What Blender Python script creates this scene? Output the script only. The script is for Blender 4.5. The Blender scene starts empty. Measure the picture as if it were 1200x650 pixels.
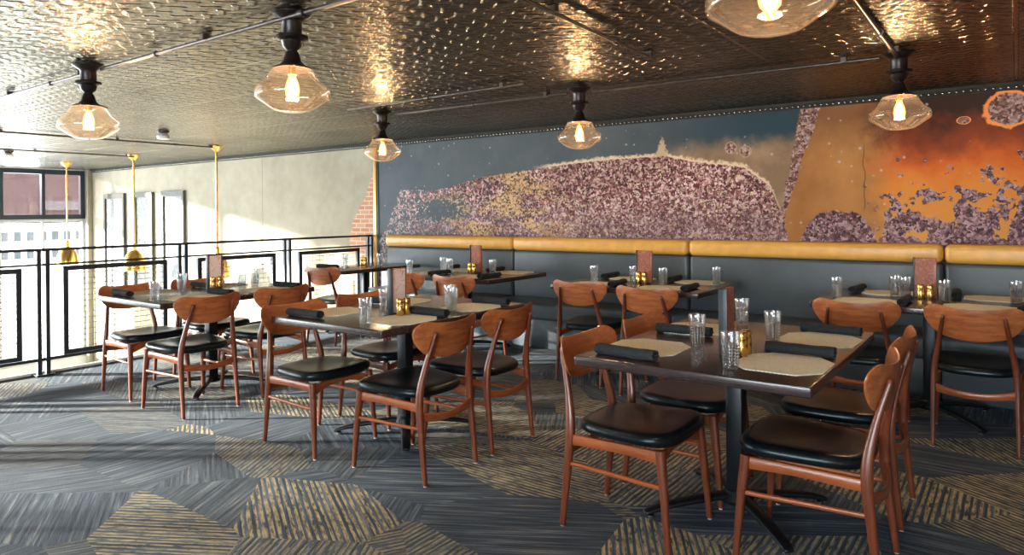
import bpy, bmesh, math, random
from math import sin, cos, pi, radians, sqrt
from mathutils import Vector, Matrix
random.seed(7)
S = bpy.context.scene
COL = S.collection

# ------------------------------------------------------------------ camera
cam = bpy.data.objects.new('camera', bpy.data.cameras.new('camera'))
COL.objects.link(cam)
cam.matrix_world = (Matrix.Translation((0, 0, 1.35)) @ Matrix.Rotation(0.630, 4, 'Z')
                    @ Matrix.Rotation(pi / 2, 4, 'X') @ Matrix.Rotation(-0.009, 4, 'Z'))
cam.data.sensor_width = 36
cam.data.lens = 812.56 / 1200 * 36
cam.data.shift_y = (248.14 - 325) / 1200
cam.data.clip_start = 0.05
cam.data.clip_end = 300
S.camera = cam

# ------------------------------------------------------------------ view
S.view_settings.view_transform = 'Standard'
S.view_settings.look = 'None'
S.view_settings.gamma = 1
S.view_settings.use_curve_mapping = False
S.view_settings.exposure = 0.5
S.cycles.max_bounces = 10
S.cycles.transparent_max_bounces = 24
S.cycles.sample_clamp_indirect = 6
S.cycles.caustics_reflective = False
S.cycles.caustics_refractive = False

# ------------------------------------------------------------------ world (bright hazy sky)
W = bpy.data.worlds.new('sky'); S.world = W; W.use_nodes = True
W.node_tree.nodes['Background'].inputs[0].default_value = (0.93, 0.97, 1.0, 1)
W.node_tree.nodes['Background'].inputs[1].default_value = 7.0

def light(name, kind, loc, direction, energy, color, **kw):
    l = bpy.data.lights.new(name, kind); l.energy = energy; l.color = color
    for k, v in kw.items():
        if k == 'portal': l.cycles.is_portal = v
        else: setattr(l, k, v)
    o = bpy.data.objects.new(name, l); COL.objects.link(o)
    o.location = loc
    o.rotation_euler = Vector(direction).to_track_quat('-Z', 'Y').to_euler()
    return o

# low sun through the long window wall, skimming the floor from the left
light('sun', 'SUN', (-20, -8, 6), (0.80, 0.60, -math.tan(radians(8.5))), 36.0, (1, 0.95, 0.86), angle=radians(2.0))
# sky light entering by the left window wall and a fill lamp added behind the camera
light('window_portal', 'AREA', (-14.6, -0.9, 0.4), (1, 0, 0), 10, (1, 1, 1), shape='RECTANGLE', size=14.2, size_y=3.7, portal=True)
light('left_window_daylight', 'AREA', (-14.4, -1.0, 1.25), (1, 0.1, -0.03), 820, (0.86, 0.94, 1.0), shape='RECTANGLE', size=13, size_y=1.9)
light('front_fill_light', 'AREA', (-0.4, -4.75, 1.5), (-0.25, 1, -0.30), 125, (0.84, 0.93, 1.0), shape='RECTANGLE', size=4.4, size_y=1.3, spread=radians(110))

# ------------------------------------------------------------------ constants of the room
WY = 6.18; CZ = 2.25; RX = -6.70; WX = -14.87; EX = 3.2; FY = -5.0; LZ = -3.0

# ------------------------------------------------------------------ node material helpers
def new_mat(name):
    m = bpy.data.materials.new(name); m.use_nodes = True
    nt = m.node_tree; b = nt.nodes['Principled BSDF']
    return m, nt, b
def N(nt, t, **kw):
    n = nt.nodes.new(t)
    for k, v in kw.items():
        if k in n.inputs.keys() if isinstance(k, str) else False: n.inputs[k].default_value = v
        else: setattr(n, k, v)
    return n
def L(nt, a, b): nt.links.new(a, b)
def val(nt, x):
    return x
def M(nt, op, a, b=None, c=None, clamp=False):
    n = nt.nodes.new('ShaderNodeMath'); n.operation = op; n.use_clamp = clamp
    for i, x in enumerate((a, b, c)):
        if x is None: continue
        if isinstance(x, (int, float)): n.inputs[i].default_value = x
        else: L(nt, x, n.inputs[i])
    return n.outputs[0]
def mixc(nt, fac, a, b, mode='MIX'):
    n = nt.nodes.new('ShaderNodeMix'); n.data_type = 'RGBA'; n.blend_type = mode
    if isinstance(fac, (int, float)): n.inputs[0].default_value = fac
    else: L(nt, fac, n.inputs[0])
    for i, x in ((6, a), (7, b)):
        if isinstance(x, tuple): n.inputs[i].default_value = (*x[:3], 1)
        else: L(nt, x, n.inputs[i])
    return n.outputs[2]
def ramp(nt, x, stops, interp='LINEAR'):
    n = nt.nodes.new('ShaderNodeValToRGB'); n.color_ramp.interpolation = interp
    e = n.color_ramp.elements
    while len(e) < len(stops): e.new(0.5)
    for el, (p, c) in zip(e, stops):
        el.position = p; el.color = (*c[:3], 1) if isinstance(c, tuple) else (c, c, c, 1)
    L(nt, x, n.inputs[0]); return n.outputs[0]
def smooth(nt, x, lo, hi):
    n = nt.nodes.new('ShaderNodeMapRange'); n.interpolation_type = 'SMOOTHSTEP'
    n.inputs[1].default_value = lo; n.inputs[2].default_value = hi
    L(nt, x, n.inputs[0]); return n.outputs[0]
def noise(nt, vec, scale, detail=3, rough=0.5, dist=0.0, dim='3D'):
    n = nt.nodes.new('ShaderNodeTexNoise'); n.noise_dimensions = dim
    n.inputs['Scale'].default_value = scale; n.inputs['Detail'].default_value = detail
    n.inputs['Roughness'].default_value = rough; n.inputs['Distortion'].default_value = dist
    if vec is not None: L(nt, vec, n.inputs['Vector'])
    return n.outputs['Fac'] if 'Fac' in n.outputs.keys() else n.outputs[0]
def coords(nt, kind='Object', scale=(1, 1, 1), rot=(0, 0, 0), loc=(0, 0, 0)):
    t = nt.nodes.new('ShaderNodeTexCoord'); mp = nt.nodes.new('ShaderNodeMapping')
    mp.inputs['Scale'].default_value = scale; mp.inputs['Rotation'].default_value = rot
    mp.inputs['Location'].default_value = loc
    L(nt, t.outputs[kind], mp.inputs[0]); return mp.outputs[0]
def sep(nt, v):
    n = nt.nodes.new('ShaderNodeSeparateXYZ'); L(nt, v, n.inputs[0]); return n.outputs
def comb(nt, x, y, z):
    n = nt.nodes.new('ShaderNodeCombineXYZ')
    for i, a in enumerate((x, y, z)):
        if isinstance(a, (int, float)): n.inputs[i].default_value = a
        else: L(nt, a, n.inputs[i])
    return n.outputs[0]
def bump(nt, b, h, strength=0.3, dist=0.01):
    n = nt.nodes.new('ShaderNodeBump'); n.inputs['Strength'].default_value = strength
    n.inputs['Distance'].default_value = dist
    L(nt, h, n.inputs['Height']); L(nt, n.outputs[0], b.inputs['Normal'])
def simple(name, col, rough=0.5, metal=0.0, var=0.08, vscale=20, bmp=0.0, **kw):
    m, nt, b = new_mat(name)
    v = coords(nt)
    n = noise(nt, v, vscale, 4)
    c = ramp(nt, n, [(0.3, tuple(x * (1 - var) for x in col)), (0.7, tuple(min(1, x * (1 + var)) for x in col))])
    L(nt, c, b.inputs['Base Color'])
    b.inputs['Roughness'].default_value = rough; b.inputs['Metallic'].default_value = metal
    if bmp: bump(nt, b, n, bmp, 0.004)
    for k, x in kw.items(): b.inputs[k].default_value = x
    return m
def wood(name, dark, light_, rough=0.32, axis='X'):
    m, nt, b = new_mat(name)
    sc = {'X': (2.0, 26, 26), 'Y': (26, 2.0, 26), 'Z': (26, 26, 2.0)}[axis]
    v = coords(nt, 'Object', sc)
    n = noise(nt, v, 1.6, 6, 0.62, 0.6)
    n2 = noise(nt, coords(nt, 'Object', tuple(s * 5 for s in sc)), 2.0, 2)
    f = M(nt, 'ADD', M(nt, 'MULTIPLY', n, 0.8), M(nt, 'MULTIPLY', n2, 0.2))
    oi = nt.nodes.new('ShaderNodeObjectInfo')
    c = ramp(nt, f, [(0.32, dark), (0.5, tuple((a + c2) / 2 for a, c2 in zip(dark, light_))), (0.68, light_)])
    L(nt, c, b.inputs['Base Color']); b.inputs['Roughness'].default_value = rough
    b.inputs['Coat Weight'].default_value = 0.25; b.inputs['Coat Roughness'].default_value = 0.25
    bump(nt, b, f, 0.08, 0.002)
    return m

MAT = {}
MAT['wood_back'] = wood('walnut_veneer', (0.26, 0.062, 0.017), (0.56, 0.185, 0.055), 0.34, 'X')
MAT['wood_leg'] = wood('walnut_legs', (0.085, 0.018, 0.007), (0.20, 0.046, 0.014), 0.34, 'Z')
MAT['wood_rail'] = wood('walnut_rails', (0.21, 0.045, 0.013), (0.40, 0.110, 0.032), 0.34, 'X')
MAT['wood_rail_side'] = wood('walnut_side_rails', (0.21, 0.045, 0.013), (0.40, 0.110, 0.032), 0.34, 'Y')
MAT['vinyl'] = simple('black_vinyl', (0.0045, 0.0075, 0.0095), 0.30, var=0.25, vscale=60, bmp=0.05, **{'Specular IOR Level': 0.32, 'Specular Tint': (0.75, 0.92, 1, 1)})
MAT['tabletop'] = wood('espresso_tabletop', (0.020, 0.013, 0.013), (0.050, 0.032, 0.031), 0.22, 'X')
MAT['tabletop'].node_tree.nodes['Principled BSDF'].inputs['Coat Weight'].default_value = 0.6
MAT['tabletop'].node_tree.nodes['Bump'].inputs['Strength'].default_value = 0.015
MAT['iron'] = simple('black_cast_iron', (0.012, 0.014, 0.017), 0.38, 0.5, bmp=0.1, vscale=90)
MAT['steel_dark'] = simple('dark_painted_steel', (0.030, 0.040, 0.048), 0.42, 0.3)
MAT['chrome'] = simple('steel_glide', (0.7, 0.7, 0.7), 0.25, 1.0)
MAT['brass'] = simple('polished_brass', (0.72, 0.42, 0.12), 0.22, 1.0)
MAT['bronze'] = simple('dark_bronze', (0.016, 0.010, 0.009), 0.35, 0.3, var=0.3)
MAT['conduit'] = simple('dark_galvanised_conduit', (0.10, 0.085, 0.075), 0.35, 0.8, var=0.25)
MAT['napkin'] = simple('black_napkin_cloth', (0.014, 0.018, 0.022), 0.9, var=0.3, vscale=50, bmp=0.4)
MAT['white_paint'] = simple('white_paint', (0.85, 0.85, 0.83), 0.5, var=0.02)
MAT['glare_frame'] = simple('glare_paled_window_frame', (0.6, 0.62, 0.62), 0.5)  # lower sash colour paled to carry the glare of the bright window
MAT['dark_frame'] = simple('blue_black_window_frame', (0.018, 0.032, 0.045), 0.4)
MAT['rubber'] = simple('nylon_glide', (0.5, 0.5, 0.48), 0.5)

def thin_glass(name, tint=(1, 1, 1), body=0.04, ior=5.0):
    m = bpy.data.materials.new(name); m.use_nodes = True; nt = m.node_tree
    nt.nodes.clear()
    out = nt.nodes.new('ShaderNodeOutputMaterial')
    tr = nt.nodes.new('ShaderNodeBsdfTransparent'); tr.inputs[0].default_value = (*tint, 1)
    gl = nt.nodes.new('ShaderNodeBsdfGlossy'); gl.inputs['Roughness'].default_value = 0.03
    lw = nt.nodes.new('ShaderNodeLayerWeight'); lw.inputs[0].default_value = 0.5
    mx = nt.nodes.new('ShaderNodeMixShader')
    f = M(nt, 'ADD', M(nt, 'MULTIPLY', M(nt, 'POWER', lw.outputs['Facing'], ior), 0.75), body, clamp=True)
    L(nt, f, mx.inputs[0]); L(nt, tr.outputs[0], mx.inputs[1]); L(nt, gl.outputs[0], mx.inputs[2])
    L(nt, mx.outputs[0], out.inputs[0])
    return m
MAT['pane'] = thin_glass('window_pane_glass', (0.97, 0.99, 0.99), 0.03, 5.0)
MAT['lamp_glass'] = thin_glass('clear_amber_lamp_glass', (0.985, 0.93, 0.87), 0.025, 3.0)

def tumbler_glass():
    m = bpy.data.materials.new('cut_tumbler_glass'); m.use_nodes = True; nt = m.node_tree; nt.nodes.clear()
    x, y, z = sep(nt, coords(nt))
    ang = M(nt, 'ARCTAN2', y, x)
    a = M(nt, 'ABSOLUTE', M(nt, 'SINE', M(nt, 'MULTIPLY', ang, 8)))
    c = M(nt, 'ABSOLUTE', M(nt, 'SINE', M(nt, 'MULTIPLY', z, 260)))
    h = M(nt, 'MULTIPLY', M(nt, 'MINIMUM', a, c), smooth(nt, z, 0.095, 0.088))
    bp = nt.nodes.new('ShaderNodeBump'); bp.inputs['Strength'].default_value = 1.0; bp.inputs['Distance'].default_value = 0.006
    L(nt, h, bp.inputs['Height'])
    tr = nt.nodes.new('ShaderNodeBsdfTransparent'); tr.inputs[0].default_value = (0.95, 0.97, 0.98, 1)
    gl = nt.nodes.new('ShaderNodeBsdfGlossy'); gl.inputs['Roughness'].default_value = 0.08; L(nt, bp.outputs[0], gl.inputs['Normal'])
    df = nt.nodes.new('ShaderNodeBsdfTranslucent'); df.inputs[0].default_value = (0.9, 0.95, 1, 1)
    lw = nt.nodes.new('ShaderNodeLayerWeight'); lw.inputs[0].default_value = 0.5; L(nt, bp.outputs[0], lw.inputs['Normal'])
    m1 = nt.nodes.new('ShaderNodeMixShader'); m2 = nt.nodes.new('ShaderNodeMixShader'); m2.inputs[0].default_value = 0.09
    L(nt, M(nt, 'ADD', M(nt, 'MULTIPLY', M(nt, 'POWER', lw.outputs['Facing'], 1.6), 0.65), 0.10, clamp=True), m1.inputs[0])
    L(nt, tr.outputs[0], m1.inputs[1]); L(nt, gl.outputs[0], m1.inputs[2])
    L(nt, m1.outputs[0], m2.inputs[1]); L(nt, df.outputs[0], m2.inputs[2])
    out = nt.nodes.new('ShaderNodeOutputMaterial'); L(nt, m2.outputs[0], out.inputs[0])
    return m
MAT['tumbler'] = tumbler_glass()

def emit(name, col, s):
    m, nt, b = new_mat(name)
    b.inputs['Base Color'].default_value = (*col, 1)
    b.inputs['Emission Color'].default_value = (*col, 1); b.inputs['Emission Strength'].default_value = s
    return m
MAT['filament'] = emit('glowing_filament', (1.0, 0.40, 0.08), 110)
def add_part(m, sh, fac):
    nt = m.node_tree; out = [n for n in nt.nodes if n.type == 'OUTPUT_MATERIAL'][0]
    src = out.inputs[0].links[0].from_socket
    mx = nt.nodes.new('ShaderNodeMixShader'); mx.inputs[0].default_value = fac
    L(nt, src, mx.inputs[1]); L(nt, sh.outputs[0], mx.inputs[2]); L(nt, mx.outputs[0], out.inputs[0])
_n = MAT['lamp_glass'].node_tree.nodes.new('ShaderNodeBsdfTranslucent'); _n.inputs[0].default_value = (1, 0.85, 0.72, 1)
add_part(MAT['lamp_glass'], _n, 0.006)
MAT['bulb'] = thin_glass('bulb_glass', (1.0, 0.97, 0.92), 0.03, 4.0)

_n = MAT['bulb'].node_tree.nodes.new('ShaderNodeEmission'); _n.inputs[0].default_value = (1, 0.42, 0.08, 1); _n.inputs[1].default_value = 26
add_part(MAT['bulb'], _n, 0.12)

def carpet():
    m, nt, b = new_mat('patchwork_carpet')
    v = coords(nt, 'Object', (0.75, 1.25, 1), (0, 0, radians(38)), (3.3, 1.7, 0))
    vo = nt.nodes.new('ShaderNodeTexVoronoi'); vo.distance = 'EUCLIDEAN'; vo.inputs['Scale'].default_value = 1.75
    L(nt, v, vo.inputs['Vector'])
    cr, cg, cb = sep(nt, vo.outputs['Color'])
    ang = M(nt, 'MULTIPLY', M(nt, 'FLOOR', M(nt, 'MULTIPLY', cr, 6)), pi / 6)
    X, Y, Z = sep(nt, coords(nt))
    ca = M(nt, 'COSINE', ang); sa = M(nt, 'SINE', ang)
    u = M(nt, 'ADD', M(nt, 'MULTIPLY', X, ca), M(nt, 'MULTIPLY', Y, sa))
    w = M(nt, 'SUBTRACT', M(nt, 'MULTIPLY', Y, ca), M(nt, 'MULTIPLY', X, sa))
    st = noise(nt, comb(nt, M(nt, 'MULTIPLY', u, 62), M(nt, 'MULTIPLY', w, 2.2), M(nt, 'MULTIPLY', cg, 30)), 1.0, 3, 0.6)
    line = M(nt, 'ABSOLUTE', M(nt, 'SINE', M(nt, 'ADD', M(nt, 'MULTIPLY', u, 112), M(nt, 'MULTIPLY', st, 3))))
    fleck = noise(nt, comb(nt, M(nt, 'MULTIPLY', u, 60), M(nt, 'MULTIPLY', w, 13), 0), 1.0, 3, 0.7)
    amount = smooth(nt, cb, 0.36, 0.85)               # how much gold yarn a patch carries
    g = M(nt, 'MULTIPLY', M(nt, 'MULTIPLY', smooth(nt, line, 0.50, 0.90), smooth(nt, fleck, 0.36, 0.50)), amount)
    g2 = M(nt, 'MULTIPLY', smooth(nt, st, 0.60, 0.70), 0.35)
    g = M(nt, 'MAXIMUM', g, g2)
    fine = noise(nt, coords(nt), 260, 2, 0.7)
    slate = ramp(nt, M(nt, 'ADD', M(nt, 'MULTIPLY', st, 0.7), M(nt, 'MULTIPLY', fine, 0.3)),
                 [(0.34, (0.010, 0.017, 0.026)), (0.50, (0.050, 0.074, 0.102)), (0.66, (0.17, 0.21, 0.26))])
    gold = ramp(nt, fleck, [(0.35, (0.20, 0.16, 0.08)), (0.65, (0.60, 0.50, 0.29))])
    L(nt, mixc(nt, g, slate, gold), b.inputs['Base Color'])
    b.inputs['Roughness'].default_value = 0.95
    bump(nt, b, M(nt, 'ADD', st, fine), 0.7, 0.006)
    return m
MAT['carpet'] = carpet()

def tin():
    m, nt, b = new_mat('pressed_tin_ceiling')
    X, Y, Z = sep(nt, coords(nt))
    wx = M(nt, 'ADD', M(nt, 'MULTIPLY', X, 2 * pi / 0.115), M(nt, 'MULTIPLY', M(nt, 'SINE', M(nt, 'MULTIPLY', Y, 2 * pi / 0.115)), 1.1))
    wy = M(nt, 'ADD', M(nt, 'MULTIPLY', Y, 2 * pi / 0.075), M(nt, 'MULTIPLY', M(nt, 'SINE', M(nt, 'MULTIPLY', X, 2 * pi / 0.115)), 1.3))
    h = M(nt, 'ADD', M(nt, 'SINE', wx), M(nt, 'SINE', wy))
    h = smooth(nt, h, -0.6, 1.4)
    n = noise(nt, coords(nt), 34, 3, 0.6, 0.8)
    h = M(nt, 'ADD', h, M(nt, 'MULTIPLY', n, 0.5))
    # sheet seams
    sx = M(nt, 'ABSOLUTE', M(nt, 'SUBTRACT', M(nt, 'FRACT', M(nt, 'DIVIDE', X, 1.22)), 0.5))
    sy = M(nt, 'ABSOLUTE', M(nt, 'SUBTRACT', M(nt, 'FRACT', M(nt, 'DIVIDE', Y, 0.61)), 0.5))
    seam = M(nt, 'MAXIMUM', smooth(nt, sx, 0.488, 0.494), smooth(nt, sy, 0.478, 0.488))
    hh = mixc(nt, seam, comb(nt, h, h, h), (1.0, 1.0, 1.0))
    big = noise(nt, coords(nt), 1.1, 3)
    c = ramp(nt, big, [(0.35, (0.125, 0.110, 0.086)), (0.65, (0.215, 0.195, 0.158))])
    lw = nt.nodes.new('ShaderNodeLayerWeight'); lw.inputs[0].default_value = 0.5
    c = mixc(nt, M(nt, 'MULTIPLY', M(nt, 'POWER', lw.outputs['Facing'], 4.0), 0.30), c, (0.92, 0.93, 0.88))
    gl = nt.nodes.new('ShaderNodeBsdfGlossy'); L(nt, c, gl.inputs[0]); gl.inputs['Roughness'].default_value = 0.25
    bp = nt.nodes.new('ShaderNodeBump'); bp.inputs['Strength'].default_value = 1.0; bp.inputs['Distance'].default_value = 0.011
    L(nt, mixc(nt, 0.0, hh, hh), bp.inputs['Height']); L(nt, bp.outputs[0], gl.inputs['Normal'])
    L(nt, gl.outputs[0], nt.nodes['Material Output'].inputs[0]); nt.nodes.remove(b)
    return m
MAT['tin'] = tin()

def plaster():
    m, nt, b = new_mat('cream_plaster_with_bare_brick')
    v = coords(nt); X, Y, Z = sep(nt, v)
    n = noise(nt, v, 0.9, 5, 0.6); n2 = noise(nt, v, 7, 4, 0.6)
    base = ramp(nt, M(nt, 'ADD', M(nt, 'MULTIPLY', n, 0.7), M(nt, 'MULTIPLY', n2, 0.3)),
                [(0.35, (0.32, 0.285, 0.205)), (0.65, (0.44, 0.40, 0.30))])
    br = nt.nodes.new('ShaderNodeTexBrick')
    br.inputs['Scale'].default_value = 1; br.inputs['Brick Width'].default_value = 0.17; br.inputs['Row Height'].default_value = 0.058
    br.inputs['Mortar Size'].default_value = 0.008
    br.inputs['Color1'].default_value = (0.48, 0.20, 0.10, 1); br.inputs['Color2'].default_value = (0.60, 0.33, 0.20, 1)
    br.inputs['Mortar'].default_value = (0.66, 0.50, 0.38, 1)
    L(nt, comb(nt, X, Z, 0), br.inputs['Vector'])
    # bare brick beside the mural: widens downwards from a point under the cornice
    e = M(nt, 'MULTIPLY', M(nt, 'SUBTRACT', noise(nt, v, 5, 4), 0.5), 0.16)
    lim = M(nt, 'ADD', M(nt, 'SUBTRACT', -6.70, M(nt, 'MULTIPLY', smooth(nt, M(nt, 'SUBTRACT', 2.02, Z), 0.0, 1.1), 0.50)), e)
    k1 = M(nt, 'MULTIPLY', M(nt, 'GREATER_THAN', X, lim), M(nt, 'LESS_THAN', X, -6.60))
    k1 = M(nt, 'MULTIPLY', k1, M(nt, 'LESS_THAN', Z, 2.02))
    # a second small patch
    dx = M(nt, 'ADD', M(nt, 'ABSOLUTE', M(nt, 'ADD', X, 10.48)), e)
    k2 = M(nt, 'MULTIPLY', M(nt, 'LESS_THAN', dx, 0.20), M(nt, 'LESS_THAN', Z, M(nt, 'ADD', 1.10, e)))
    k = M(nt, 'MAXIMUM', k1, k2)
    pj = M(nt, 'LESS_THAN', M(nt, 'ABSOLUTE', M(nt, 'ADD', X, 9.12)), 0.008)
    c = mixc(nt, pj, base, (0.25, 0.22, 0.17))
    c = mixc(nt, k, c, br.outputs['Color'])
    L(nt, c, b.inputs['Base Color']); b.inputs['Roughness'].default_value = 0.8
    hgt = M(nt, 'SUBTRACT', n2, M(nt, 'MULTIPLY', k, M(nt, 'ADD', br.outputs['Fac'], 0.6)))
    bump(nt, b, hgt, 0.5, 0.012)
    return m
MAT['plaster'] = plaster()
MAT['wall_plain'] = simple('warm_grey_wall', (0.30, 0.27, 0.24), 0.8)
MAT['wall_dark'] = simple('pale_grey_wall', (0.42, 0.42, 0.42), 0.8)
MAT['lobby'] = simple('pale_lobby_floor', (0.85, 0.84, 0.80), 0.5, var=0.04, vscale=2)
MAT['slate_vinyl'] = simple('slate_blue_vinyl', (0.055, 0.075, 0.088), 0.42, var=0.12, vscale=5, bmp=0.05)
MAT['gold_leather'] = simple('golden_tan_leather', (0.74, 0.40, 0.085), 0.36, var=0.09, vscale=14, bmp=0.08)

def float_curve(nt, x, pts):
    n = nt.nodes.new('ShaderNodeFloatCurve'); cv = n.mapping.curves[0]
    while len(cv.points) < len(pts): cv.points.new(0.5, 0.5)
    for p, (a, b2) in zip(cv.points, pts):
        p.location = (a, b2); p.handle_type = 'VECTOR'
    n.mapping.update(); L(nt, x, n.inputs['Value']); return n.outputs[0]

def mural():
    m, nt, b = new_mat('mural_print')
    v = coords(nt); X, Y, Z = sep(nt, v)
    u = M(nt, 'DIVIDE', M(nt, 'ADD', X, 6.6), 8.0)      # 0..1 over 8 m
    P = lambda x: (x + 6.6) / 8.0
    wob = M(nt, 'SUBTRACT', noise(nt, v, 6, 5, 0.65), 0.5)
    wob2 = M(nt, 'SUBTRACT', noise(nt, v, 22, 4, 0.65), 0.5)
    # --- ground colour along the wall: slate, then cream mist, then amber, then burnt orange
    nz = noise(nt, v, 1.6, 5, 0.6)
    slate = ramp(nt, nz, [(0.3, (0.055, 0.075, 0.085)), (0.7, (0.095, 0.115, 0.125))])
    teal = mixc(nt, smooth(nt, X, -3.2, -1.8), slate, (0.022, 0.050, 0.066))
    amber = ramp(nt, nz, [(0.3, (0.30, 0.125, 0.032)), (0.7, (0.50, 0.24, 0.070))])
    zz = M(nt, 'ADD', Z, M(nt, 'ADD', M(nt, 'MULTIPLY', wob, 0.30), M(nt, 'MULTIPLY', M(nt, 'SUBTRACT', nz, 0.5), 0.5)))
    hot = ramp(nt, M(nt, 'DIVIDE', M(nt, 'SUBTRACT', zz, 1.0), 1.25), [(0.10, (0.60, 0.29, 0.06)), (0.38, (0.66, 0.23, 0.03)), (0.56, (0.58, 0.11, 0.008)), (0.68, (0.26, 0.045, 0.006)), (0.86, (0.030, 0.010, 0.006))])
    top_dark = smooth(nt, M(nt, 'ADD', Z, M(nt, 'MULTIPLY', wob, 0.3)), 1.72, 2.15)
    amber = mixc(nt, M(nt, 'MULTIPLY', top_dark, 0.75), amber, (0.15, 0.060, 0.025))
    right = mixc(nt, smooth(nt, M(nt, 'ADD', X, M(nt, 'MULTIPLY', wob, 0.5)), -1.05, -0.70), amber, hot)
    # cream mist over the crust between x=-2.9 and the band
    mist = M(nt, 'MULTIPLY', smooth(nt, M(nt, 'ADD', Z, M(nt, 'MULTIPLY', wob, 0.25)), 2.02, 1.82), smooth(nt, X, -2.85, -2.35))
    left = mixc(nt, M(nt, 'MULTIPLY', mist, 0.95), teal, ramp(nt, nz, [(0.35, (0.24, 0.15, 0.085)), (0.65, (0.48, 0.32, 0.19))]))
    edge = M(nt, 'ADD', X, M(nt, 'ADD', M(nt, 'MULTIPLY', Z, -0.16), M(nt, 'MULTIPLY', wob, 0.08)))   # slanted dividing line
    col = mixc(nt, smooth(nt, edge, -1.84, -1.80), left, right)
    # scratches and white dots on slate
    vo = nt.nodes.new('ShaderNodeTexVoronoi'); vo.feature = 'F1'; vo.inputs['Scale'].default_value = 13; L(nt, v, vo.inputs['Vector'])
    dots = M(nt, 'MULTIPLY', smooth(nt, vo.outputs['Distance'], 0.20, 0.06), M(nt, 'GREATER_THAN', sep(nt, vo.outputs['Color'])[0], 0.72))
    col = mixc(nt, M(nt, 'MULTIPLY', dots, 0.55), col, (0.55, 0.55, 0.50))
    # --- granular texture of the crust
    vg = nt.nodes.new('ShaderNodeTexVoronoi'); vg.inputs['Scale'].default_value = 52; vg.distance = 'MANHATTAN'
    wv = nt.nodes.new('ShaderNodeVectorMath'); wv.operation = 'ADD'
    nn = nt.nodes.new('ShaderNodeTexNoise'); nn.inputs['Scale'].default_value = 26; L(nt, v, nn.inputs['Vector'])
    sc2 = nt.nodes.new('ShaderNodeVectorMath'); sc2.operation = 'SCALE'; sc2.inputs[3].default_value = 0.05
    L(nt, nn.outputs['Color'], sc2.inputs[0]); L(nt, v, wv.inputs[0]); L(nt, sc2.outputs[0], wv.inputs[1])
    L(nt, wv.outputs[0], vg.inputs['Vector'])
    gr = sep(nt, vg.outputs['Color'])[0]
    gr = M(nt, 'ADD', M(nt, 'MULTIPLY', gr, 0.6), M(nt, 'MULTIPLY', noise(nt, v, 60, 3, 0.7), 0.4))
    pink = ramp(nt, gr, [(0.26, (0.035, 0.006, 0.009)), (0.45, (0.15, 0.038, 0.038)), (0.60, (0.34, 0.15, 0.145)), (0.76, (0.76, 0.56, 0.53))])
    greyer = ramp(nt, gr, [(0.25, (0.09, 0.055, 0.07)), (0.5, (0.24, 0.155, 0.165)), (0.8, (0.50, 0.40, 0.41))])
    pink = mixc(nt, M(nt, 'MULTIPLY', smooth(nt, M(nt, 'ADD', Z, M(nt, 'MULTIPLY', wob, 0.7)), 1.55, 1.15), 0.65), pink, greyer)
    # golden veins on the left part of the crust
    vein = M(nt, 'MULTIPLY', smooth(nt, noise(nt, comb(nt, M(nt, 'MULTIPLY', X, 0.8), 0, M(nt, 'MULTIPLY', Z, 2.2)), 2.4, 5, 0.65), 0.44, 0.56),
             M(nt, 'MULTIPLY', smooth(nt, X, -5.9, -5.1), smooth(nt, X, -3.5, -4.3)))
    vein = M(nt, 'MULTIPLY', vein, smooth(nt, gr, 0.30, 0.55))
    pink = mixc(nt, M(nt, 'MULTIPLY', vein, 0.85), pink, (0.70, 0.46, 0.20))
    tone = smooth(nt, noise(nt, v, 1.9, 4, 0.6), 0.38, 0.62)      # darker and paler drifts in the grain
    pink = mixc(nt, M(nt, 'MULTIPLY', tone, 0.55), pink, mixc(nt, 1.0, pink, (0.42, 0.30, 0.32), 'MULTIPLY'))
    # boundary of the big crust
    bd = float_curve(nt, u, [(0, 0.0), (P(-6.45), 0.15), (P(-6.2), 0.64), (P(-5.6), 0.62), (P(-5.35), 0.66), (P(-4.9), 0.75), (P(-4.0), 0.825),
                             (P(-3.4), 0.865), (P(-2.7), 0.87), (P(-2.35), 0.79), (P(-1.95), 0.735), (P(-1.72), 0.55), (P(-1.60), 0.25), (P(-1.56), 0.0), (1, 0.0)])
    hz = M(nt, 'ADD', M(nt, 'SUBTRACT', M(nt, 'ADD', bd, 1.0), Z), M(nt, 'MULTIPLY', wob2, 0.05))   # >0 below boundary
    inside = smooth(nt, hz, 0.0, 0.015)
    # speckled, thinning start on the far left and slate window inside the crust
    thin = smooth(nt, M(nt, 'ADD', X, M(nt, 'MULTIPLY', wob, 0.5)), -4.9, -6.4)
    hole = M(nt, 'MULTIPLY', smooth(nt, M(nt, 'ABSOLUTE', M(nt, 'ADD', M(nt, 'ADD', X, 5.45), M(nt, 'MULTIPLY', wob, 0.8))), 0.55, 0.2),
             smooth(nt, M(nt, 'ABSOLUTE', M(nt, 'SUBTRACT', Z, 1.38)), 0.16, 0.05))
    keep = smooth(nt, M(nt, 'SUBTRACT', gr, M(nt, 'ADD', M(nt, 'MULTIPLY', thin, 0.34), M(nt, 'MULTIPLY', hole, 0.45))), 0.18, 0.30)
    inside = M(nt, 'MULTIPLY', inside, keep)
    rimx = M(nt, 'MULTIPLY', smooth(nt, X, -4.25, -3.9), smooth(nt, X, -1.55, -1.8))
    rim = M(nt, 'MULTIPLY', M(nt, 'MULTIPLY', smooth(nt, M(nt, 'ADD', hz, M(nt, 'MULTIPLY', wob2, 0.06)), -0.035, -0.005), rimx), 0.85)
    col = mixc(nt, rim, col, (0.80, 0.62, 0.42))
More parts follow.
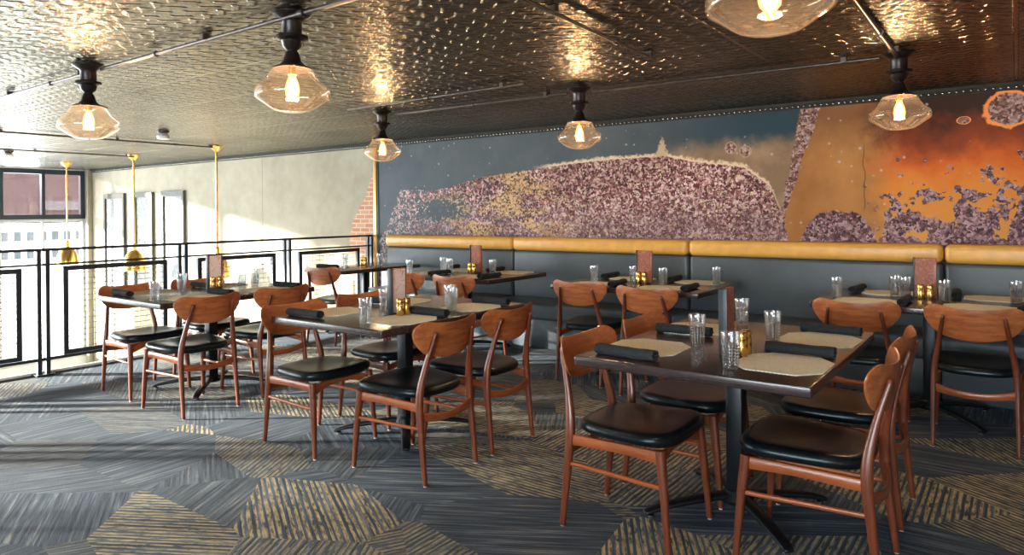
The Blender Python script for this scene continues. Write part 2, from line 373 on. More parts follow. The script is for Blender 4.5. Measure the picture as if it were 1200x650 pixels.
    spike = smooth(nt, M(nt, 'ADD', M(nt, 'ADD', M(nt, 'MULTIPLY', M(nt, 'ABSOLUTE', M(nt, 'ADD', M(nt, 'ADD', X, 2.72), M(nt, 'MULTIPLY', wob2, 0.15))), 2.4), Z), M(nt, 'MULTIPLY', wob, 0.15)), 2.06, 2.0)
    col = mixc(nt, spike, col, (0.52, 0.38, 0.24))
    col = mixc(nt, inside, col, pink)
    # slanting granular band
    cx = M(nt, 'ADD', -1.40, M(nt, 'MULTIPLY', M(nt, 'SUBTRACT', Z, 2.15), 0.26))
    bw = M(nt, 'SUBTRACT', M(nt, 'ADD', 0.018, M(nt, 'MULTIPLY', M(nt, 'SUBTRACT', Z, 1.2), 0.068)), M(nt, 'ABSOLUTE', M(nt, 'ADD', M(nt, 'SUBTRACT', X, cx), M(nt, 'MULTIPLY', wob, 0.10))))
    brown = ramp(nt, gr, [(0.25, (0.09, 0.035, 0.03)), (0.5, (0.24, 0.12, 0.10)), (0.8, (0.50, 0.36, 0.32))])
    col = mixc(nt, M(nt, 'MULTIPLY', smooth(nt, bw, 0.0, 0.012), smooth(nt, Z, 1.18, 1.24)), col, brown)
    # mound low at the right of the band
    md = M(nt, 'ADD', M(nt, 'SUBTRACT', M(nt, 'SUBTRACT', 1.34, M(nt, 'MULTIPLY', M(nt, 'POWER', M(nt, 'ABSOLUTE', M(nt, 'DIVIDE', M(nt, 'ADD', X, 1.19), 0.30)), 4.0), 0.3)), Z), M(nt, 'MULTIPLY', wob, 0.1))
    col = mixc(nt, smooth(nt, md, 0.0, 0.02), col, pink)
    # corroded blotches on the orange side, denser downward and to the right
    bl = noise(nt, comb(nt, M(nt, 'MULTIPLY', X, 1.5), 0, M(nt, 'MULTIPLY', Z, 1.3)), 5.6, 4, 0.55, 0.6)
    thr = M(nt, 'ADD', M(nt, 'ADD', bl, M(nt, 'MULTIPLY', M(nt, 'SUBTRACT', 1.55, Z), 0.42)), M(nt, 'MULTIPLY', M(nt, 'ADD', X, 0.12), 0.10))
    bm = M(nt, 'MULTIPLY', smooth(nt, thr, 0.535, 0.555), smooth(nt, X, -0.98, -0.82))
    bcol = ramp(nt, gr, [(0.25, (0.055, 0.022, 0.030)), (0.5, (0.17, 0.085, 0.10)), (0.8, (0.46, 0.32, 0.33))])
    col = mixc(nt, bm, col, bcol)
    vs = nt.nodes.new('ShaderNodeTexVoronoi'); vs.inputs['Scale'].default_value = 15; L(nt, v, vs.inputs['Vector'])
    sp = M(nt, 'MULTIPLY', smooth(nt, M(nt, 'ADD', vs.outputs['Distance'], M(nt, 'MULTIPLY', wob2, 0.3)), 0.34, 0.26), M(nt, 'GREATER_THAN', sep(nt, vs.outputs['Color'])[1], 0.62))
    sp = M(nt, 'MULTIPLY', sp, M(nt, 'MULTIPLY', smooth(nt, X, -1.15, -0.85), smooth(nt, Z, 1.85, 1.7)))
    col = mixc(nt, sp, col, bcol)
    # ringed blobs near the top right and two small ones in the mist
    def blob(x, z, r, ringc, rx=1.0):
        dd = nt.nodes.new('ShaderNodeVectorMath'); dd.operation = 'LENGTH'
        L(nt, comb(nt, M(nt, 'DIVIDE', M(nt, 'SUBTRACT', X, x), rx), 0, M(nt, 'SUBTRACT', Z, z)), dd.inputs[0])
        d = M(nt, 'ADD', dd.outputs['Value'], M(nt, 'MULTIPLY', wob, r * 0.9))
        c1 = mixc(nt, smooth(nt, d, r * 1.18, r * 1.08), col, ringc)
        return mixc(nt, smooth(nt, d, r, r * 0.92), c1, brown)
    col = blob(-0.04, 2.06, 0.115, (0.95, 0.30, 0.07), 1.25)
    col = blob(-0.32, 2.00, 0.026, (0.95, 0.36, 0.10), 1.6)
    col = blob(-2.06, 1.90, 0.045, (0.40, 0.28, 0.20))
    col = blob(-1.93, 1.86, 0.050, (0.40, 0.28, 0.20))
    L(nt, col, b.inputs['Base Color'])
    crack = M(nt, 'MULTIPLY', smooth(nt, M(nt, 'ABSOLUTE', M(nt, 'SUBTRACT', M(nt, 'ADD', X, 1.07), M(nt, 'MULTIPLY', noise(nt, comb(nt, 0, 0, Z), 3.0, 3), 0.16))), 0.006, 0.002), smooth(nt, Z, 1.32, 1.36))
    crack = M(nt, 'MULTIPLY', crack, smooth(nt, Z, 1.95, 1.75))
    col = mixc(nt, M(nt, 'MULTIPLY', crack, 0.7), col, (0.08, 0.04, 0.02))
    L(nt, col, b.inputs['Base Color'])
    b.inputs['Roughness'].default_value = 0.5
    b.inputs['Specular IOR Level'].default_value = 0.15
    bump(nt, b, gr, 0.08, 0.003)
    return m
MAT['mural'] = mural()

def woven():
    m, nt, b = new_mat('woven_cream_placemat')
    v = coords(nt); X, Y, Z = sep(nt, v)
    a = M(nt, 'SINE', M(nt, 'MULTIPLY', X, 520)); c = M(nt, 'SINE', M(nt, 'MULTIPLY', Y, 420))
    n = noise(nt, coords(nt, 'Object', (30, 160, 1)), 1, 2)
    f = M(nt, 'ADD', M(nt, 'MULTIPLY', M(nt, 'MULTIPLY', a, c), 0.25), M(nt, 'ADD', 0.25, M(nt, 'MULTIPLY', n, 0.5)))
    L(nt, ramp(nt, f, [(0.30, (0.50, 0.52, 0.42)), (0.52, (0.92, 0.95, 0.86))]), b.inputs['Base Color'])
    b.inputs['Roughness'].default_value = 0.7; bump(nt, b, f, 0.6, 0.002)
    return m
MAT['placemat'] = woven()
def print_mat(name, c0, c1, c2, scale):
    m, nt, b = new_mat(name)
    n = noise(nt, coords(nt), scale, 5, 0.65, 1.4)
    L(nt, ramp(nt, n, [(0.36, c0), (0.46, c1), (0.54, c1), (0.66, c2)]), b.inputs['Base Color'])
    b.inputs['Roughness'].default_value = 0.55
    return m
MAT['paper_pink'] = print_mat('pink_menu_paper', (0.72, 0.42, 0.40), (0.93, 0.77, 0.74), (0.95, 0.82, 0.79), 26)
MAT['paper_maroon'] = print_mat('maroon_menu_paper', (0.11, 0.025, 0.020), (0.30, 0.10, 0.06), (0.50, 0.26, 0.18), 60)
MAT['art'] = print_mat('foliage_art_print', (0.05, 0.06, 0.06), (0.20, 0.21, 0.20), (0.46, 0.46, 0.44), 14)
MAT['grey_frame'] = simple('grey_brown_frame', (0.085, 0.08, 0.062), 0.6)

def shade_fabric():
    m = bpy.data.materials.new('solar_shade_mesh'); m.use_nodes = True; nt = m.node_tree; nt.nodes.clear()
    out = nt.nodes.new('ShaderNodeOutputMaterial')
    tr = nt.nodes.new('ShaderNodeBsdfTransparent'); tr.inputs[0].default_value = (0.46, 0.41, 0.43, 1)
    df = nt.nodes.new('ShaderNodeBsdfDiffuse'); df.inputs[0].default_value = (0.25, 0.22, 0.22, 1)
    mx = nt.nodes.new('ShaderNodeMixShader'); mx.inputs[0].default_value = 0.35
    L(nt, tr.outputs[0], mx.inputs[1]); L(nt, df.outputs[0], mx.inputs[2]); L(nt, mx.outputs[0], out.inputs[0])
    return m
MAT['solar_shade'] = shade_fabric()

# ------------------------------------------------------------------ mesh helpers
def finish(bm, name, mat, parent=None, smooth_=True, angle=40, loc=None):
    bmesh.ops.recalc_face_normals(bm, faces=bm.faces[:])
    me = bpy.data.meshes.new(name)
    if smooth_:
        ca = radians(angle)
        for f in bm.faces: f.smooth = True
        for e in bm.edges:
            if len(e.link_faces) == 2:
                try:
                    if e.calc_face_angle() > ca: e.smooth = False
                except ValueError: pass
    bm.to_mesh(me); bm.free()
    me.materials.append(MAT[mat] if isinstance(mat, str) else mat)
    o = bpy.data.objects.new(name, me); COL.objects.link(o)
    if parent is not None: o.parent = parent
    if loc is not None: o.location = loc
    return o
def box(bm, c, s, rot=None, bev=0.0, seg=2):
    r = bmesh.ops.create_cube(bm, size=1)
    vs = r['verts']
    mt = Matrix.Translation(c) @ (rot.to_4x4() if rot is not None else Matrix()) @ Matrix.Diagonal((*s, 1))
    bmesh.ops.transform(bm, matrix=mt, verts=vs)
    if bev > 0:
        es = list({e for v in vs for e in v.link_edges})
        bmesh.ops.bevel(bm, geom=es, offset=bev, segments=seg, profile=0.5, affect='EDGES')
def bbox(bm, lo, hi, bev=0.0, seg=2):
    box(bm, [(a + b) / 2 for a, b in zip(lo, hi)], [b - a for a, b in zip(lo, hi)], None, bev, seg)
def lathe(bm, prof, seg=32, c=(0, 0, 0), close=False):
    rings = []
    for r, z in prof:
        if r < 1e-6: rings.append([bm.verts.new((c[0], c[1], c[2] + z))])
        else: rings.append([bm.verts.new((c[0] + r * cos(2 * pi * i / seg), c[1] + r * sin(2 * pi * i / seg), c[2] + z)) for i in range(seg)])
    prs = list(zip(rings[:-1], rings[1:]))
    if close: prs.append((rings[-1], rings[0]))
    for a, b in prs:
        if len(a) == 1 and len(b) == 1: continue
        for i in range(seg):
            j = (i + 1) % seg
            if len(a) == 1: bm.faces.new((a[0], b[i], b[j]))
            elif len(b) == 1: bm.faces.new((a[i], a[j], b[0]))
            else: bm.faces.new((a[i], a[j], b[j], b[i]))
def catmull(pts, n=6):
    out = []
    P = [Vector(p) for p in pts]
    for i in range(len(P) - 1):
        p0 = P[max(i - 1, 0)]; p1 = P[i]; p2 = P[i + 1]; p3 = P[min(i + 2, len(P) - 1)]
        for k in range(n):
            t = k / n
            out.append(0.5 * ((2 * p1) + (-p0 + p2) * t + (2 * p0 - 5 * p1 + 4 * p2 - p3) * t * t + (-p0 + 3 * p1 - 3 * p2 + p3) * t ** 3))
    out.append(P[-1].copy()); return out
def sweep(bm, pts, size, seg=10, up=(0, 0, 1), sq=2.0, n=6, round_end=False):
    """pts with (a,b) half sizes per point (a along side, b along up'); superellipse section"""
    comb_ = [Vector((*p, 0)) for p in pts]
    path = catmull(pts, n)
    sz = catmull([(s[0], s[1], 0) for s in size], n)
    rings = []
    m = len(path)
    for i, p in enumerate(path):
        t = (path[min(i + 1, m - 1)] - path[max(i - 1, 0)]).normalized()
        side = t.cross(Vector(up)).normalized(); upv = side.cross(t).normalized()
        k = 1.0
        ring = []
        for j in range(seg):
            a = 2 * pi * j / seg
            ca, sa = cos(a), sin(a)
            x = abs(ca) ** (2 / sq) * (1 if ca >= 0 else -1) * sz[i].x
            y = abs(sa) ** (2 / sq) * (1 if sa >= 0 else -1) * sz[i].y
            ring.append(bm.verts.new(p + side * x + upv * y))
        rings.append(ring)
    for a, b in zip(rings[:-1], rings[1:]):
        for j in range(seg): bm.faces.new((a[j], a[(j + 1) % seg], b[(j + 1) % seg], b[j]))
    for r, p, d in ((rings[0], path[0], path[0] - path[1]), (rings[-1], path[-1], path[-1] - path[-2])):
        if round_end:
            d = d.normalized() * min(sz[0].x, 0.012) * 0.6
            mid = [bm.verts.new(p + (v.co - p) * 0.7 + d * 0.7) for v in r]
            for j in range(seg): bm.faces.new((r[j], r[(j + 1) % seg], mid[(j + 1) % seg], mid[j]))
            c = bm.verts.new(p + d)
            for j in range(seg): bm.faces.new((mid[j], mid[(j + 1) % seg], c))
        else: bm.faces.new(r)
def tube(bm, p0, p1, r0, r1=None, seg=12):
    r1 = r0 if r1 is None else r1
    p0 = Vector(p0); p1 = Vector(p1); d = (p1 - p0).normalized()
    up = Vector((0, 0, 1)) if abs(d.z) < 0.9 else Vector((1, 0, 0))
    s = d.cross(up).normalized(); u = s.cross(d)
    R = []
    for p, r in ((p0, r0), (p1, r1)):
        R.append([bm.verts.new(p + s * r * cos(2 * pi * j / seg) + u * r * sin(2 * pi * j / seg)) for j in range(seg)])
    for j in range(seg): bm.faces.new((R[0][j], R[0][(j + 1) % seg], R[1][(j + 1) % seg], R[1][j]))
    bm.faces.new(R[0]); bm.faces.new(R[1])

def tag(o, label=None, cat=None, group=None, kind=None):
    for k, v in (('label', label), ('category', cat), ('group', group), ('kind', kind)):
        if v: o[k] = v
    return o
def thing(name, label, cat, loc=(0, 0, 0), rz=0, group=None):
    o = bpy.data.objects.new(name, None); COL.objects.link(o)
    o.empty_display_size = 0.1
    o.location = loc; o.rotation_euler = (0, 0, rz)
    return tag(o, label, cat, group)
def copy_tree(o, parent=None):
    c = o.copy(); COL.objects.link(c)
    if parent is not None: c.parent = parent
    for ch in list(o.children): copy_tree(ch, c)
    return c
class Proto:
    """first use moves the original, later uses copy it with its parts"""
    def __init__(s, root): s.root = root; s.used = False
    def put(s, loc, rz, label, group=None):
        o = copy_tree(s.root) if s.used else s.root
        s.used = True
        o.location = loc; o.rotation_euler = (0, 0, rz); o['label'] = label
        if group: o['group'] = group
        return o
def structure(bm, name, mat, parent=None, **kw):
    o = finish(bm, name, mat, parent, **kw)
    if parent is None: o['kind'] = 'structure'
    return o

# ------------------------------------------------------------------ SETTING
bm = bmesh.new(); bbox(bm, (RX - 0.06, FY, -0.30), (EX, WY, 0.0)); structure(bm, 'floor', 'carpet', smooth_=False)
bm = bmesh.new(); bbox(bm, (RX - 0.10, FY, -0.34), (RX - 0.06, WY, 0.02)); structure(bm, 'trim_1', 'white_paint', smooth_=False)
bm = bmesh.new(); bbox(bm, (WX - 0.3, -8.3, LZ - 0.2), (EX, WY, LZ)); structure(bm, 'floor_lower', 'lobby', smooth_=False)
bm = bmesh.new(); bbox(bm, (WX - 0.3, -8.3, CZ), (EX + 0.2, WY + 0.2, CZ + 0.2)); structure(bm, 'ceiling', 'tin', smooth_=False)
bm = bmesh.new(); bbox(bm, (WX - 0.3, WY, LZ), (EX + 0.2, WY + 0.2, CZ)); structure(bm, 'wall_back', 'plaster', smooth_=False)
bm = bmesh.new(); bbox(bm, (EX, FY, LZ), (EX + 0.2, WY, CZ)); structure(bm, 'wall_right', 'wall_dark', smooth_=False)
# wall behind the camera, its wide opening added for the fill light
bm = bmesh.new()
bbox(bm, (RX, FY - 0.2, LZ), (EX + 0.2, FY, 0.8)); bbox(bm, (RX, FY - 0.2, 2.2), (EX + 0.2, FY, CZ))
bbox(bm, (RX, FY - 0.2, 0.8), (-2.7, FY, 2.2)); bbox(bm, (1.9, FY - 0.2, 0.8), (EX + 0.2, FY, 2.2))
structure(bm, 'wall_front', 'wall_plain', smooth_=False)
bm = bmesh.new(); bbox(bm, (WX - 0.3, -8.5, LZ), (RX, -8.3, CZ)); structure(bm, 'wall_lobby', 'white_paint', smooth_=False)
bm = bmesh.new(); bbox(bm, (RX - 0.1, -8.5, LZ), (RX, FY, CZ)); structure(bm, 'wall_lobby_side', 'white_paint', smooth_=False)
def window_frame(bm, ax, a0, a1, z0, z1, pos, w=0.07, d=0.08, bars=(), rows=()):
    def b(aa, ab, za, zb):
        if ax == 'Y': bbox(bm, (pos - d / 2, aa, za), (pos + d / 2, ab, zb), 0.004, 1)
        else: bbox(bm, (aa, pos - d / 2, za), (ab, pos + d / 2, zb), 0.004, 1)
    b(a0, a0 + w, z0, z1); b(a1 - w, a1, z0, z1); b(a0 + w, a1 - w, z0, z0 + w); b(a0 + w, a1 - w, z1 - w, z1)
    for c in bars: b(c - w * .35, c + w * .35, z0 + w, z1 - w)
    for r in rows: b(a0 + w, a1 - w, r - w * .35, r + w * .35)
# front window, unseen, added to house the fill light
bm = bmesh.new(); window_frame(bm, 'X', -2.7, 1.9, 0.8, 2.2, FY - 0.1, bars=(-1.2, 0.4)); wf = structure(bm, 'window_9', 'dark_frame')
bm = bmesh.new(); bbox(bm, (-2.65, FY - 0.105, 0.85), (1.85, FY - 0.095, 2.15)); finish(bm, 'pane', 'pane', wf)
# left window wall: piers, sill wall and lintel
PIT = 1.78; Y1 = 6.10; WW = 1.45
wins = [(Y1 - WW, Y1)] + [(4.35 - i * PIT - 1.74, 4.35 - i * PIT) for i in range(7)]  # all but the first are unseen, made wide to let the sun in
bm = bmesh.new()
bbox(bm, (WX - 0.3, -8.3, LZ), (WX, WY, -1.42)); bbox(bm, (WX - 0.3, -8.3, 2.235), (WX, WY, CZ))
prev = WY
for a, b_ in wins:
    bbox(bm, (WX - 0.3, b_, -1.42), (WX, prev, 2.235)); prev = a
bbox(bm, (WX - 0.3, -8.3, -1.42), (WX, prev, 2.235))
structure(bm, 'wall_left', 'white_paint', smooth_=False)
for i, (a, b_) in enumerate(wins):
    mid = (a + b_) / 2
    bm = bmesh.new(); window_frame(bm, 'Y', a, b_, 1.29 if i == 0 else 0.5, 2.232, WX - 0.05, 0.085 if i == 0 else 0.035, 0.1 if i == 0 else 0.05, bars=(mid,) if i == 0 else ())
    w = structure(bm, 'window_%d' % (i + 1), 'dark_frame')
    bm = bmesh.new(); window_frame(bm, 'Y', a, b_, -1.42, 1.29 if i == 0 else 0.5, WX - 0.06, 0.05, 0.08, bars=(mid,))
    finish(bm, 'lower_frame', 'glare_frame', w)
    bm = bmesh.new(); bbox(bm, (WX - 0.075, a + 0.03, 1.33 if i == 0 else 0.54), (WX - 0.069, b_ - 0.03, 2.19)); bbox(bm, (WX - 0.075, a + 0.02, -1.39), (WX - 0.069, b_ - 0.02, 1.27 if i == 0 else 0.48))
    finish(bm, 'pane', 'pane', w, smooth_=False)
# solar shade on the visible window
t = thing('roller_shade', 'grey translucent roller shade over the upper panes of the far window', 'blind', (WX - 0.14, 5.375, 2.2))
bm = bmesh.new(); bbox(bm, (-0.001, -0.72, -0.97), (0.001, 0.72, 0)); finish(bm, 'shade_fabric', 'solar_shade', t, smooth_=False)
bm = bmesh.new(); bbox(bm, (-0.012, -0.72, -0.985), (0.012, 0.72, -0.965), 0.004); finish(bm, 'hem_bar', 'grey_frame', t)
bm = bmesh.new(); tube(bm, (0, -0.73, 0.01), (0, 0.73, 0.01), 0.026); finish(bm, 'roller', 'dark_frame', t)
# corner pilaster
bm = bmesh.new(); bbox(bm, (WX, 6.09, LZ), (WX + 0.13, WY, CZ), 0.01); structure(bm, 'trim_2', MAT['plaster'])

# cornice with beading under the ceiling
bm = bmesh.new()
bbox(bm, (WX, WY - 0.025, CZ - 0.055), (EX, WY, CZ)); bbox(bm, (WX, WY - 0.05, CZ - 0.022), (EX, WY - 0.025, CZ))
cornice = structure(bm, 'trim_3', simple('dark_tin_cornice', (0.035, 0.034, 0.030), 0.7, 0.0, **{'Specular IOR Level': 0.2}))
bm = bmesh.new()
x = WX + 0.02
while x < EX:
    r = bmesh.ops.create_icosphere(bm, subdivisions=1, radius=0.011, matrix=Matrix.Translation((x, WY - 0.03, CZ - 0.036)))
    x += 0.045
finish(bm, 'beading', simple('silvery_beads', (0.55, 0.55, 0.48), 0.25, 1.0), cornice, angle=60)

# ------------------------------------------------------------------ outside
bm = bmesh.new()
bbox(bm, (-60, -40, -9), (-52, 60, 30))
def brick_fac():
    m, nt, b = new_mat('street_brick')
    br = nt.nodes.new('ShaderNodeTexBrick'); br.inputs['Scale'].default_value = 1
    br.inputs['Brick Width'].default_value = 0.6; br.inputs['Row Height'].default_value = 0.25
    br.inputs['Color1'].default_value = (0.50, 0.34, 0.31, 1); br.inputs['Color2'].default_value = (0.60, 0.42, 0.38, 1); br.inputs['Mortar'].default_value = (0.62, 0.52, 0.48, 1)
    X, Y, Z = sep(nt, coords(nt)); L(nt, comb(nt, Y, Z, 0), br.inputs['Vector'])
    L(nt, br.outputs['Color'], b.inputs['Base Color']); b.inputs['Roughness'].default_value = 0.9
    return m
MAT['street_brick'] = brick_fac()
bm.free()
bt = thing('street_building', 'mauve brick building with a pale lower storey across the street', 'building', (-52, 12, -8))
bm = bmesh.new(); bbox(bm, (-6, -30, 9.1), (0, 30, 24)); finish(bm, 'brick_wall', 'street_brick', bt, smooth_=False)
bm = bmesh.new(); bbox(bm, (-6, -30, 0), (0.15, 30, 9.1)); finish(bm, 'pale_storey', 'white_paint', bt, smooth_=False)
bm = bmesh.new(); bbox(bm, (0, 6.8, 9.75), (0.2, 9.6, 10.35)); finish(bm, 'sign_band', 'white_paint', bt, smooth_=False)
for k in range(16):
    yy = 3.6 + (k % 8) * 0.72; zz = 7.75 - (k // 8) * 1.15
    bm = bmesh.new(); bbox(bm, (0.05, yy, zz), (0.22, yy + 0.38, zz + 0.6)); f = finish(bm, 'window', 'steel_dark', bt, smooth_=False)
bm = bmesh.new(); bbox(bm, (-90, -60, -9), (WX - 0.3, 60, -8)); structure(bm, 'ground_outside', simple('pale_street', (0.55, 0.54, 0.52), 0.9), smooth_=False)

# ------------------------------------------------------------------ MURAL
t = thing('wall_mural', 'wide glossy mural of slate, pink crust and burnt orange above the banquette', 'mural', (0, 0, 0))
bm = bmesh.new(); bbox(bm, (-6.58, WY - 0.035, 0.02), (EX - 0.02, WY - 0.003, CZ - 0.058)); finish(bm, 'printed_panel', 'mural', t, smooth_=False)
bm = bmesh.new(); bbox(bm, (-6.665, WY - 0.055, 0.02), (-6.605, WY - 0.003, CZ - 0.058), 0.006); finish(bm, 'brass_edge', simple('aged_brass_strip', (0.46, 0.26, 0.09), 0.35, 0.7), t)
bm = bmesh.new(); bbox(bm, (-6.605, WY - 0.045, 0.02), (-6.58, WY - 0.003, CZ - 0.058), 0.003); finish(bm, 'dark_edge_strip', 'dark_frame', t)  # narrow dark strip between the brass edge and the panel

# ------------------------------------------------------------------ BANQUETTE, one unit per section
secs = [(-6.30, -4.36, 'leftmost end section of the slate banquette, beside the brass mural edge'),
        (-4.36, -2.40, 'slate banquette section with gold bolster behind the second wall table from the left'),
        (-2.40, -0.44, 'slate banquette section with gold bolster in the middle of the wall, right of centre'),
        (-0.44, 1.52, 'rightmost slate banquette section under the burnt orange part of the mural')]
for a, b_, lab in secs:
    w = b_ - a
    t = thing('banquette', lab, 'banquette', ((a + b_) / 2, 5.80, 0), 0, 'banquette sections along the mural wall')
    g = 0.003
    bm = bmesh.new(); bbox(bm, (-w / 2 + g, -0.10, 0.0), (w / 2 - g, 0.335, 0.30), 0.01); finish(bm, 'base', 'slate_vinyl', t)
    bm = bmesh.new(); bbox(bm, (-w / 2 + g, -0.24, 0.30), (w / 2 - g, 0.20, 0.465), 0.035, 4); finish(bm, 'seat', 'slate_vinyl', t)
    bm = bmesh.new(); bbox(bm, (-w / 2 + g, 0.19, 0.42), (w / 2 - g, 0.325, 0.945), 0.035, 4); finish(bm, 'backrest', 'slate_vinyl', t)
    bm = bmesh.new(); bbox(bm, (-w / 2 + g, 0.165, 0.942), (w / 2 - g, 0.34, 1.082), 0.045, 5); finish(bm, 'bolster', 'gold_leather', t)

# ------------------------------------------------------------------ CHAIR
def make_chair():
    t = thing('dining_chair', 'x', 'chair')
    # seat pad
    bm = bmesh.new(); NA = 56
    def outline(s):
        pts = []
        for i in range(NA):
            a = 2 * pi * i / NA; ca, sa = cos(a), sin(a); e = 2 / 3.6
            x = abs(ca) ** e * (1 if ca >= 0 else -1); y = abs(sa) ** e * (1 if sa >= 0 else -1)
            hw = 0.228 + 0.030 * y
            pts.append((x * hw * s, y * 0.232 * s + 0.012))
        return pts
    rings = []
    prof = [(0.86, 0.411), (0.97, 0.413), (1.0, 0.421), (1.005, 0.433), (0.99, 0.446), (0.95, 0.455), (0.85, 0.459), (0.6, 0.457), (0.3, 0.454)]
    for s, z in prof:
        rings.append([bm.verts.new((x, y, z + (0.010 * (x / 0.25) ** 2 + 0.010 * max(0, y / 0.24) ** 2 * (1 if z > 0.42 else 0.3)))) for x, y in outline(s)])
    for a, b_ in zip(rings[:-1], rings[1:]):
        for i in range(NA): bm.faces.new((a[i], a[(i + 1) % NA], b_[(i + 1) % NA], b_[i]))
    bm.faces.new(rings[0]); c = bm.verts.new((0, 0.012, 0.453))
    for i in range(NA): bm.faces.new((rings[-1][i], rings[-1][(i + 1) % NA], c))
    finish(bm, 'seat', 'vinyl', t, angle=60)
    # backrest: curved ply, rounded ends, sagging lower edge
    bm = bmesh.new(); NU, NV = 40, 10
    def bp(u, v, side):
        au = abs(u)
        zt = 0.792 + 0.020 * (min(au, 0.8) / 0.8) ** 2
        zb = 0.612 + 0.062 * au ** 2.0
        zc = (zt + zb) / 2; hh = (zt - zb) / 2
        if au > 0.62:
            k = (au - 0.62) / 0.38
            hh *= sqrt(max(0.0, 1 - k ** 2.1)) * 0.96 + 0.04 * (1 - k); zc += 0.012 * k
        z = zc + hh * v
        y = -0.262 + 0.062 * u * u - (z - 0.62) * 0.20
        ex = max(0.0, 1 - abs(v) ** 6) * max(0.0, 1 - au ** 10)
        return (0.243 * u, y + side * (0.0035 + 0.005 * ex), z)
    G = {}
    for sd in (1, -1):
        for i in range(NU + 1):
            u = -1 + 2 * i / NU; u = sin(u * pi / 2) * 0.5 + u * 0.5
            for j in range(NV + 1): G[sd, i, j] = bm.verts.new(bp(u, -1 + 2 * j / NV, sd))
        for i in range(NU):
            for j in range(NV): bm.faces.new((G[sd, i, j], G[sd, i + 1, j], G[sd, i + 1, j + 1], G[sd, i, j + 1]))
    per = [(i, 0) for i in range(NU + 1)] + [(NU, j) for j in range(1, NV + 1)] + [(i, NV) for i in range(NU - 1, -1, -1)] + [(0, j) for j in range(NV - 1, 0, -1)]
    for k in range(len(per)):
        a = per[k]; b_ = per[(k + 1) % len(per)]
        bm.faces.new((G[1, a[0], a[1]], G[1, b_[0], b_[1]], G[-1, b_[0], b_[1]], G[-1, a[0], a[1]]))
    bmesh.ops.remove_doubles(bm, verts=bm.verts[:], dist=0.0004)
    finish(bm, 'backrest', 'wood_back', t, angle=50)
    for s in (-1, 1):
        bm = bmesh.new()   # rear leg runs up into the back post
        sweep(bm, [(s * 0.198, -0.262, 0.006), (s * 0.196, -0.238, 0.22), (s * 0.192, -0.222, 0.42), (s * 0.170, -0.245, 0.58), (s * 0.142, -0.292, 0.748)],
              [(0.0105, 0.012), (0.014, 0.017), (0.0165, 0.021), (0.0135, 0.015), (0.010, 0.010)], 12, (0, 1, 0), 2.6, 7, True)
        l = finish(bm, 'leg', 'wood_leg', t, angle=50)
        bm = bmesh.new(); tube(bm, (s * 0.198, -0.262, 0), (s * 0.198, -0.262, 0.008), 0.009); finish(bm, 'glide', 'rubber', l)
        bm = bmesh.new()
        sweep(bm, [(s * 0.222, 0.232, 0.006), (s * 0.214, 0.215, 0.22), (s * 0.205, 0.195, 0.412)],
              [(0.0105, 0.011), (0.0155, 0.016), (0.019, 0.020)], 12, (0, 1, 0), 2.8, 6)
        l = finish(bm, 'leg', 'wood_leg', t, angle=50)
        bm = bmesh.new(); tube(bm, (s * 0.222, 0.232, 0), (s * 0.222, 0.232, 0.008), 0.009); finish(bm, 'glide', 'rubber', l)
        bm = bmesh.new()
        sweep(bm, [(s * 0.203, 0.19, 0.383), (s * 0.200, 0.0, 0.386), (s * 0.193, -0.215, 0.378)], [(0.010, 0.024), (0.010, 0.020), (0.010, 0.023)], 10, (0, 0, 1), 4, 5)
        finish(bm, 'side_rail', 'wood_rail_side', t, angle=50)
        bm = bmesh.new()
        sweep(bm, [(s * 0.212, 0.21, 0.268), (s * 0.205, 0.0, 0.272), (s * 0.196, -0.235, 0.276)], [(0.008, 0.0095)] * 3, 10, (0, 0, 1), 2.4, 5)
        finish(bm, 'stretcher', 'wood_rail_side', t, angle=50)
    bm = bmesh.new()   # curved crossbar between the rear legs
    sweep(bm, [(-0.196, -0.228, 0.335), (-0.10, -0.250, 0.318), (0, -0.257, 0.312), (0.10, -0.250, 0.318), (0.196, -0.228, 0.335)], [(0.009, 0.023), (0.009, 0.019), (0.009, 0.018), (0.009, 0.019), (0.009, 0.023)], 10, (0, 0, 1), 4, 5)
    finish(bm, 'crossbar', 'wood_rail', t, angle=50)
    bm = bmesh.new()   # front rail, arched under the pad
    sweep(bm, [(-0.203, 0.195, 0.362), (-0.10, 0.185, 0.388), (0, 0.182, 0.393), (0.10, 0.185, 0.388), (0.203, 0.195, 0.362)], [(0.010, 0.024), (0.010, 0.018), (0.010, 0.016), (0.010, 0.018), (0.010, 0.024)], 10, (0, 0, 1), 4, 5)
    finish(bm, 'front_rail', 'wood_rail', t, angle=50)
    return t
CH = Proto(make_chair())
LEFT, RIGHT = -pi / 2, pi / 2     # rz so that local +Y (front of chair) faces +X / -X
GC = 'walnut dining chairs with black pads'
